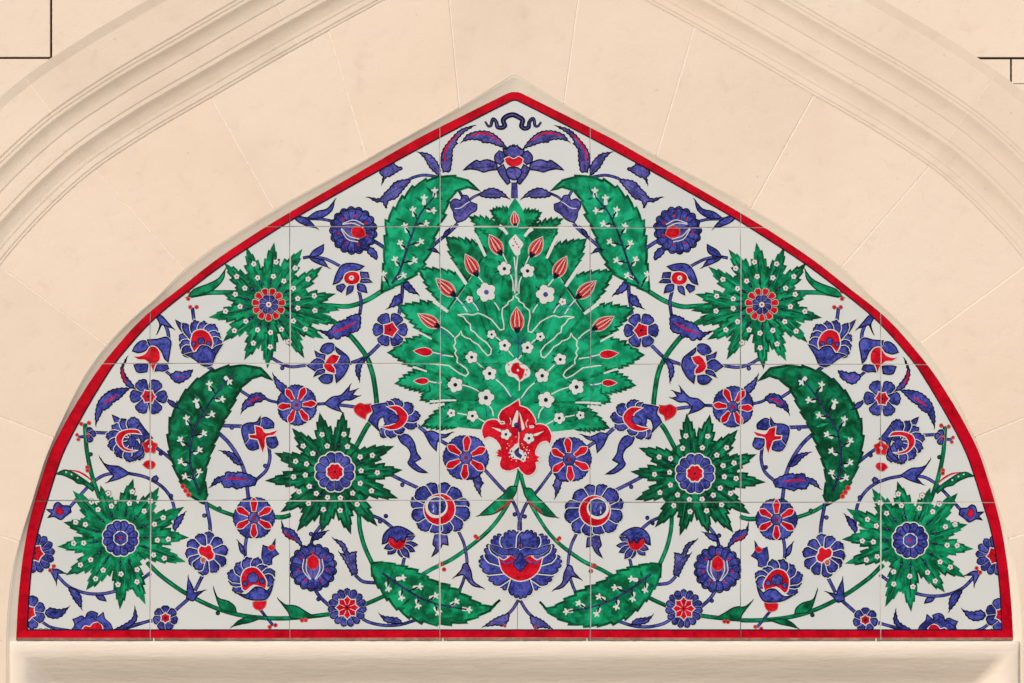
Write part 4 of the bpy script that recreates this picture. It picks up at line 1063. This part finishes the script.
# ------------------------------------------------------------------ tiles, grout, red border
def clip_rect(p, x0, x1, y0, y1):
    def cl(p, ins, inter):
        out = []
        for i in range(len(p)):
            a, b = p[i - 1], p[i]
            ia, ib = ins(a), ins(b)
            if ib:
                if not ia: out.append(inter(a, b))
                out.append(b)
            elif ia: out.append(inter(a, b))
        return out
    def ix(v): return lambda a, b: (v, a[1] + (b[1] - a[1])*(v - a[0])/(b[0] - a[0]))
    def iy(v): return lambda a, b: (a[0] + (b[0] - a[0])*(v - a[1])/(b[1] - a[1]), v)
    for ins, inter in ((lambda q: q[0] >= x0, ix(x0)), (lambda q: q[0] <= x1, ix(x1)), (lambda q: q[1] >= y0, iy(y0)), (lambda q: q[1] <= y1, iy(y1))):
        if p: p = cl(p, ins, inter)
    q = []
    for a in p:
        if not q or ln(sub(a, q[-1])) > .02: q.append(a)
    if len(q) > 1 and ln(sub(q[0], q[-1])) < .02: q.pop()
    return q
def slab(name, poly, front, back, mats, parent, conv, bevel=0, side_mat=0):
    """solid plate with the outline poly between two depths"""
    if area(poly) < 0: poly = poly[::-1]
    bm = bmesh.new()
    fv = []
    inner = poly
    if bevel:
        n = normals(poly, True); inner = [(q[0] + k[0]*bevel, q[1] + k[1]*bevel) for q, k in zip(poly, n)]
    X, Zc = conv
    vi = [bm.verts.new((X(x), front, Zc(y))) for x, y in inner]
    vo = [bm.verts.new((X(x), front + (bevel*S*.8 if bevel else 0), Zc(y))) for x, y in poly] if bevel else vi
    vb = [bm.verts.new((X(x), back, Zc(y))) for x, y in poly]
    for t in tessellate_polygon([[Vector((x, y, 0)) for x, y in inner]]):
        try: bm.faces.new([vi[i] for i in t])
        except ValueError: pass
    k = len(poly)
    for i in range(k):
        j = (i + 1) % k
        if bevel: bm.faces.new((vi[i], vi[j], vo[j], vo[i]))
        f = bm.faces.new((vo[i], vo[j], vb[j], vb[i])); f.material_index = side_mat
    bm.normal_update()
    bmesh.ops.recalc_face_normals(bm, faces=bm.faces)
    return from_bm(name, bm, mats, parent)
OS = OUTER
xs = [0] + XJ[:3] + [SEAM] + XJ[3:] + [1024]; 
for ci in range(len(xs) - 1):
    for rj in range(4):
        xa, xb = xs[ci], xs[ci + 1]
        gl = .28 if xa == SEAM else GAP/2; gr = .28 if xb == SEAM else GAP/2
        mid = (xa + xb)/2
        ya = 60 if rj == 0 else yj(rj - 1, mid) + GAP/2; yb = 660 if rj == 3 else yj(rj, mid) - GAP/2
        if rj == 0 and xb == SEAM: xb = XJ[3]; gr = GAP/2          # one unbroken tile at the top
        elif rj == 0 and xa == SEAM: continue
        poly = clip_rect(OS, xa + gl, xb - gr, ya, yb)
        if len(poly) < 3 or abs(area(poly)) < 30: continue
        slab('tile', poly, PY + random.uniform(-1, 1)*1.0e-5, PY + .011, [M['white'], M['biscuit']], panel, (px, pz), .16, 1)
slab('grout_bed', OUTER, PY + .0011, PY + .012, [M['grout'], M['biscuit']], panel, (px, pz))
# border strip (glazed on the tiles)
bm = bmesh.new(); zb = 0.00085
n = len(OUTER)
o_ = [bm.verts.new((x, y, zb)) for x, y in OUTER]; i_ = [bm.verts.new((x, y, zb)) for x, y in INNER]
def densify(p, k=6): return p
for a in range(n):
    b = (a + 1) % n
    if OUTER[a] == OUTER[b]: continue
    bm.faces.new((o_[a], o_[b], i_[b], i_[a]))
ink_i = [(x, y) for x, y in INNER]; nn = normals(ink_i, True)
i2 = [bm.verts.new((x, y, zb + 2e-5)) for x, y in ink_i]; i3 = [bm.verts.new((x + q[0]*1.3, y + q[1]*1.3, zb + 2e-5)) for (x, y), q in zip(ink_i, nn)]
for a in range(n):
    b = (a + 1) % n
    f = bm.faces.new((i2[a], i2[b], i3[b], i3[a])); f.material_index = 1
bot = [bm.verts.new((x, y, zb + 2e-5)) for x, y in ((16.2, 637.6), (260, 637.9), (515, 637.3), (770, 637.8), (1013, 637.5), (1013.2, 640), (770, 640), (515, 640), (260, 640), (16, 640))]
for q in range(4):
    f = bm.faces.new((bot[q], bot[q + 1], bot[8 - q], bot[9 - q])); f.material_index = 2
cut(bm, 0, 1024, 60, 660, False)
bmesh.ops.delete(bm, geom=[v for v in bm.verts if not v.link_faces], context='VERTS')
for f in bm.faces:
    pass
for v in bm.verts: v.co = Vector((px(v.co.x), PY - v.co.z, pz(v.co.y)))
bm.normal_update()
for f in bm.faces:
    if f.normal.y > 0: f.normal_flip()
from_bm('border', bm, [M['border'], M['ink'], M['worn']], panel)
# cement dabs at the lower joints
for x in (154, 443, 587, 876):
    slab('cement_dab', pts(x - .4, 637.9, x + .3, 638.1, x + .5, 641.3, x - .5, 641.2), PY - .0022, PY + .004, [M['dab']], panel, (px, pz))


# ------------------------------------------------------------------ stonework
def WP(x, y, dep):
    """picture units on a surface that stands dep metres in front of the stone face"""
    f = S * (CAM_D - dep) / CAM_D
    return Vector(((x - 512.0) * f, -dep, (341.5 - y) * f))
EDGE_L = pts(6.5, 770, 6.5, 650, 8.5, 605, 14, 565, 23, 531, 32.5, 501, 44, 463, 54, 438, 70, 404, 85, 376, 107, 345.7, 132, 319.5, 156, 298.5, 183.5, 271.5, 215, 247.5, 246, 228, 274, 211, 290.6, 200.5, 367, 159.5, 399, 141.5, 459.5, 107.8, 511.8, 76)
MOULD_L = pts(-112, 770, -112, 640, -104, 520, -86, 430, -52, 345, -25, 302, 0, 266, 21, 240.5, 56, 204, 95, 170, 150, 133.5, 211, 98, 280, 58, 350, 19, 400, -8, 446, -33, 480, -52, 514.6, -72)
edge = sym(spline(EDGE_L, False, 4, 80)); mould = sym(spline(MOULD_L, False, 5, 80))
edge, mould = uniq(edge), uniq(mould)
def piece(path, u0, u1):
    return [at(path, u0)] + [path[i] for i in range(int(math.floor(u0)) + 1, int(math.ceil(u1)))] + [at(path, u1)]
def plate(name, poly, dep, thick, mat, parent, bevel=.5, bdep=.0009, smooth=False):
    """solid stone with a softened arris, outline poly on the face"""
    if area(poly) < 0: poly = poly[::-1]
    n = normals(poly, True); inner = [(q[0] + k[0]*bevel, q[1] + k[1]*bevel) for q, k in zip(poly, n)]
    bm = bmesh.new()
    vi = [bm.verts.new(WP(x, y, dep)) for x, y in inner]; vo = [bm.verts.new(WP(x, y, dep) + Vector((0, bdep, 0))) for x, y in poly]
    vb = [bm.verts.new(WP(x, y, dep) + Vector((0, thick, 0))) for x, y in poly]
    for t in tessellate_polygon([[Vector((x, y, 0)) for x, y in inner]]):
        try: bm.faces.new([vi[i] for i in t])
        except ValueError: pass
    k = len(poly)
    for i in range(k):
        j = (i + 1) % k
        bm.faces.new((vi[i], vi[j], vo[j], vo[i])); bm.faces.new((vo[i], vo[j], vb[j], vb[i]))
    bm.normal_update(); bmesh.ops.recalc_face_normals(bm, faces=bm.faces)
    return from_bm(name, bm, mat if isinstance(mat, list) else [mat], parent)

arch = empty('inner_arch', 'smooth cream limestone arch of wedge stones with pale mortar joints framing the tile panel', 'stone arch', (0, 0, wz(760)))
JL = [((16.5, 541), (-150, 497)), ((54, 438), (-85, 383)), ((107, 345.5), (2, 268)), ((184.5, 270), (97, 172)), ((274.5, 211), (211, 98)), ((367.5, 160), (328.5, 31)), ((459.5, 108), (447.3, -31))]
JR = [((563.5, 105), (581.5, -31)), ((655.5, 158), (693.5, 29)), ((750.5, 209.5), (814.5, 94)), ((841, 267.5), (929, 167)), ((919.5, 343.5), (1025, 266)), ((984, 433.5), (1110, 383)), ((1011.5, 538), (1170, 497))]
ue = [0] + [nearest(edge, a) for a, b in JL + JR] + [len(edge) - 1.0]
um = [0] + [nearest(mould, b) for a, b in JL + JR] + [len(mould) - 1.0]
for i in range(len(ue) - 1):
    pe = piece(edge, ue[i] , ue[i + 1]); pm = piece(mould, um[i], um[i + 1])
    pe, pm = uniq(pe), uniq(pm)
    def shrink(e0, e1, o0, o1):
        d = sub(o0, e0); L_ = ln(d); nx, ny = -d[1]/L_, d[0]/L_
        s_ = 1 if (e1[0] - e0[0])*nx + (e1[1] - e0[1])*ny > 0 else -1
        h = .5*s_
        return (e0[0] + nx*h, e0[1] + ny*h), (o0[0] + nx*h, o0[1] + ny*h)
    if i > 0: pe[0], pm[0] = shrink(pe[0], pe[1], pm[0], pm[1])
    if i < len(ue) - 2: pe[-1], pm[-1] = shrink(pe[-1], pe[-2], pm[-1], pm[-2])
    plate('wedge_stone', pe + pm[::-1], random.uniform(-.0003, .0003), .05, M['stone'], arch, .35, .0006)
for a_, b_ in JL + JR:
    d = sub(b_, a_); L_ = ln(d); n_ = (-d[1]/L_*1.6, d[0]/L_*1.6)
    a_ = at(edge, nearest(edge, a_)); a_ = (a_[0] + d[0]/L_*.8, a_[1] + d[1]/L_*.8); b_ = (b_[0] + d[0]/L_*8, b_[1] + d[1]/L_*8)
    plate('mortar_joint', [(a_[0] + n_[0], a_[1] + n_[1]), (b_[0] + n_[0], b_[1] + n_[1]), (b_[0] - n_[0], b_[1] - n_[1]), (a_[0] - n_[0], a_[1] - n_[1])], -.0005, .012, M['mortar'], arch, .1, .0001)
# splayed plaster reveal between the wedge stones and the tiles
bm = bmesh.new()
el = [q for q in spline(EDGE_L, False, 4, 80)]; ol = pts(14.5, 770, 15, 690) + spline(OUT_L, False, 4, 80)
def rows(ea, oa):
    N_ = 90; a = along(ea, N_); b = []
    ou = oa
    for k, q in enumerate(a):
        u = nearest(ou, q); b.append(at(ou, u))
    b[-1] = oa[-1]; return a, b
a, b = rows(el, ol)
a = a + [(2*514.6 - x, y) for x, y in a[::-1]]; b = b + [(2*514.6 - x, y) for x, y in b[::-1]]
strips = []
for f, dep in ((-.06, -.0012), (0.03, -.0004), (.14, -.0014), (.45, -.0032), (.80, -.0050), (1.08, -.0063)):
    strips.append([bm.verts.new(WP(p[0] + (q[0] - p[0])*f, p[1] + (q[1] - p[1])*f, dep)) for p, q in zip(a, b)])
for r in range(len(strips) - 1):
    for k in range(len(a) - 1):
        try: bm.faces.new((strips[r][k], strips[r][k + 1], strips[r + 1][k + 1], strips[r + 1][k]))
        except ValueError: pass
bm.normal_update()
for f in bm.faces:
    if f.normal.y > 0: f.normal_flip()
from_bm('plaster_reveal', bm, [M['plaster']], arch, smooth=True)

# stepped moulding of the great arch
great = empty('great_arch', 'stepped and hollowed limestone moulding of the larger pointed arch around the wedge stones', 'arch moulding', (0, 0, wz(760)))
PROF = [(0, -12), (0, 0), (1.2, 1.3), (3, 1.5), (4.4, 2.9), (9.6, 3.3), (11, 4.3), (14, 4.9), (18, 6.6), (21.5, 8.9), (24.5, 11.6), (27, 14.6), (28, 15.4), (31.6, 15.7), (33, 17), (38, 17.7), (43, 18.1), (47.4, 18.2), (48.8, 19.6),
        (52, 20.2), (56, 21.8), (59.5, 24.2), (62.5, 27), (64.6, 29.2), (65.6, 29.6), (67.6, 29.8), (69, 31.1), (71.2, 31.3), (73, 33.0), (107, 33.2), (116.5, 37.4), (117, 37.4), (117, 10)]
PROF = [(d, h*.66) for d, h in PROF]
COVE = {8, 9, 10, 11, 15, 16, 19, 20, 21, 22}
mn = normals(mould, False)
def sweep(name, u0, u1, mat, inset=0.0, parent=great):
    us = [u0] + [float(i) for i in range(int(math.floor(u0)) + 1, int(math.ceil(u1)))] + [u1]
    bm = bmesh.new(); rings = []
    for u in us:
        i = min(int(u), len(mould) - 2); t = u - i; p = at(mould, u)
        n = (-(mn[i][0]*(1 - t) + mn[i + 1][0]*t), -(mn[i][1]*(1 - t) + mn[i + 1][1]*t))
        rings.append([bm.verts.new(WP(p[0] + n[0]*d, p[1] + n[1]*d, h*.001 - inset)) for d, h in PROF])
    for r in range(len(rings) - 1):
        for k in range(len(PROF) - 1): bm.faces.new((rings[r][k], rings[r + 1][k], rings[r + 1][k + 1], rings[r][k + 1]))
    bm.faces.new(rings[0]); bm.faces.new(rings[-1][::-1])
    bmesh.ops.recalc_face_normals(bm, faces=bm.faces)
    # the arrises stay crisp, the hollows are smooth
    o = from_bm(name, bm, [mat], parent)
    me = o.data
    for p in me.polygons: p.use_smooth = len(p.vertices) == 4
    K = len(PROF)
    for e in me.edges:
        a_, b_ = e.vertices
        if a_ % K == b_ % K: e.use_edge_sharp = (a_ % K) not in COVE
        elif min(a_, b_) < K or max(a_, b_) >= len(me.vertices) - K: e.use_edge_sharp = True
    return o
cuts = [nearest(mould, q) for q in ((-80, 415), (95, 170), (300, 47), (514.6, -72), (718, 42), (929, 165.5), (1110, 415))]
g_ = .018
bounds = [0] + cuts + [len(mould) - 1.0]
def du(u, px_):      # a step of px_ units along the path, in index units
    i = min(int(u), len(mould) - 2); return px_/max(.5, ln(sub(mould[i + 1], mould[i])))
for i in range(len(bounds) - 1):
    u0 = bounds[i] + (du(bounds[i], .35) if i else 0); u1 = bounds[i + 1] - (du(bounds[i + 1] - .01, .35) if i < len(bounds) - 2 else 0)
    sweep('moulding_block', u0, u1, M['stone_mould'])
sweep('mortar_joint', 0, len(mould) - 1.0, M['mortar'], .0004)

# ashlar wall outside the great arch
wall = empty('ashlar_wall', 'smooth cream limestone wall blocks with narrow dark open joints beyond the great arch', 'stone wall', (0, 0, wz(760)))
hood = [(p[0] - n[0]*116.6, p[1] - n[1]*116.6) for p, n in zip(mould, mn)]
half = min(range(len(hood)), key=lambda i: hood[i][1])
lp = hood[:half + 1] + [(hood[half][0], -420), (-320, -420), (-320, 770)]
rp = hood[half:] + [(1350, 770), (1350, -420), (hood[half][0], -420)]
WD = .0247
for reg, rects in ((lp, ((-320, 50.0, -420, 57.0), (52.2, 700, -420, 57.0), (-320, 49, 59.0, 770))), (rp, ((330, 1350, -420, 57.2), (900, 1010.2, 59.4, 770), (1012.2, 1350, 59.4, 83.5), (1010.2, 1350, 84.0, 770)))):
    for x0, x1, y0, y1 in rects:
        q = clip_rect(reg, x0, x1, y0, y1)
        if len(q) > 2 and abs(area(q)) > 40: plate('wall_block', q, WD + random.uniform(-.0002, .0002), .06, M['stone_wall'], wall, .3, .0006)
bm = bmesh.new()
for reg in (lp, rp):
    vs = [bm.verts.new(WP(x, y, WD) + Vector((0, .009, 0))) for x, y in reg]
    for t in tessellate_polygon([[Vector((x, y, 0)) for x, y in reg]]):
        try: bm.faces.new([vs[k] for k in t])
        except ValueError: pass
bm.normal_update()
for f in bm.faces:
    if f.normal.y > 0: f.normal_flip()
from_bm('open_joint', bm, [M['gap']], wall)

# moulded ledge and frame under the panel
sill = empty('stone_ledge', 'worn cream stone ledge under the tile panel, hollowed along its lower side', 'stone ledge', (0, 0, wz(760)))
LP = [(0, -.0087), (.3, -.003), (1.2, .0028), (3, .0042), (9, .0050), (13, .0044), (16, .0036), (19, .0016), (22, -.0010), (26, -.0040), (30, -.0078), (35, -.0128), (40, -.0178), (46, -.0225), (53, -.0245), (60, -.0250)]
bm = bmesh.new(); rings = []
xl, xr, yt = 9.5, 1020, 641.0
K_ = 120
for d, h in LP:
    ring = [WP(xl + d, 775 - (775 - yt - d)*k/14, h) for k in range(14)]
    ring += [WP(xl + d + (xr - xl - 2*d)*k/K_, yt + d, h) for k in range(K_)]
    ring += [WP(xr - d, yt + d + (775 - yt - d)*k/14, h) for k in range(15)]
    rings.append([bm.verts.new(v + Vector((0, random.uniform(-.0002, .0002), random.uniform(-.00035, .00035)))) for v in ring])
for r in range(len(rings) - 1):
    for k in range(len(rings[0]) - 1): bm.faces.new((rings[r][k], rings[r + 1][k], rings[r + 1][k + 1], rings[r][k + 1]))
bm.normal_update()
for f in bm.faces:
    if f.normal.y > 0: f.normal_flip()
o = from_bm('moulding', bm, [M['ledge']], sill, smooth=True)
bm = bmesh.new()
v = [bm.verts.new(WP(x, y, -.0248)) for x, y in ((xl + 58, yt + 58), (xr - 58, yt + 58), (xr - 58, 775), (xl + 58, 775))]
bm.faces.new(v); bm.normal_update()
for f in bm.faces:
    if f.normal.y > 0: f.normal_flip()
from_bm('recess_panel', bm, [M['ledge']], sill)

# ------------------------------------------------------------------ light, sky, camera
w = bpy.data.worlds.new('World'); scene.world = w; w.use_nodes = True
nt = w.node_tree; bg = nt.nodes['Background']
sky = nt.nodes.new('ShaderNodeTexSky'); sky.sky_type = 'NISHITA'; sky.sun_disc = False
az, el_ = R(-30), R(34)            # the light comes over the viewer's left shoulder
to_sun = Vector((math.sin(az)*math.cos(el_), -math.cos(az)*math.cos(el_), math.sin(el_)))
sky.sun_elevation = el_; sky.sun_rotation = math.atan2(to_sun.x, to_sun.y)
sky.air_density = 1.0; sky.dust_density = 2.0
nt.links.new(sky.outputs[0], bg.inputs[0]); bg.inputs[1].default_value = .14
sd = bpy.data.lights.new('sun', 'SUN'); sd.energy = 1.5; sd.angle = R(40); sd.color = (1.0, .96, .91)
so = bpy.data.objects.new('sun', sd); C.objects.link(so); so.location = to_sun*5
so.rotation_euler = (-to_sun).to_track_quat('-Z', 'Y').to_euler()
cd = bpy.data.cameras.new('camera'); co = bpy.data.objects.new('camera', cd); C.objects.link(co)
co.location = (0, -CAM_D, 0); co.rotation_euler = (R(90), 0, 0)
cd.sensor_width = 36; cd.lens = 36*CAM_D/(1024*S); cd.clip_end = 100; cd.clip_start = .1
scene.camera = co
scene.view_settings.view_transform = 'Standard'; scene.view_settings.look = 'None'
scene.view_settings.exposure = .66; scene.view_settings.gamma = 1.0
scene.render.engine = 'CYCLES'; scene.cycles.max_bounces = 6
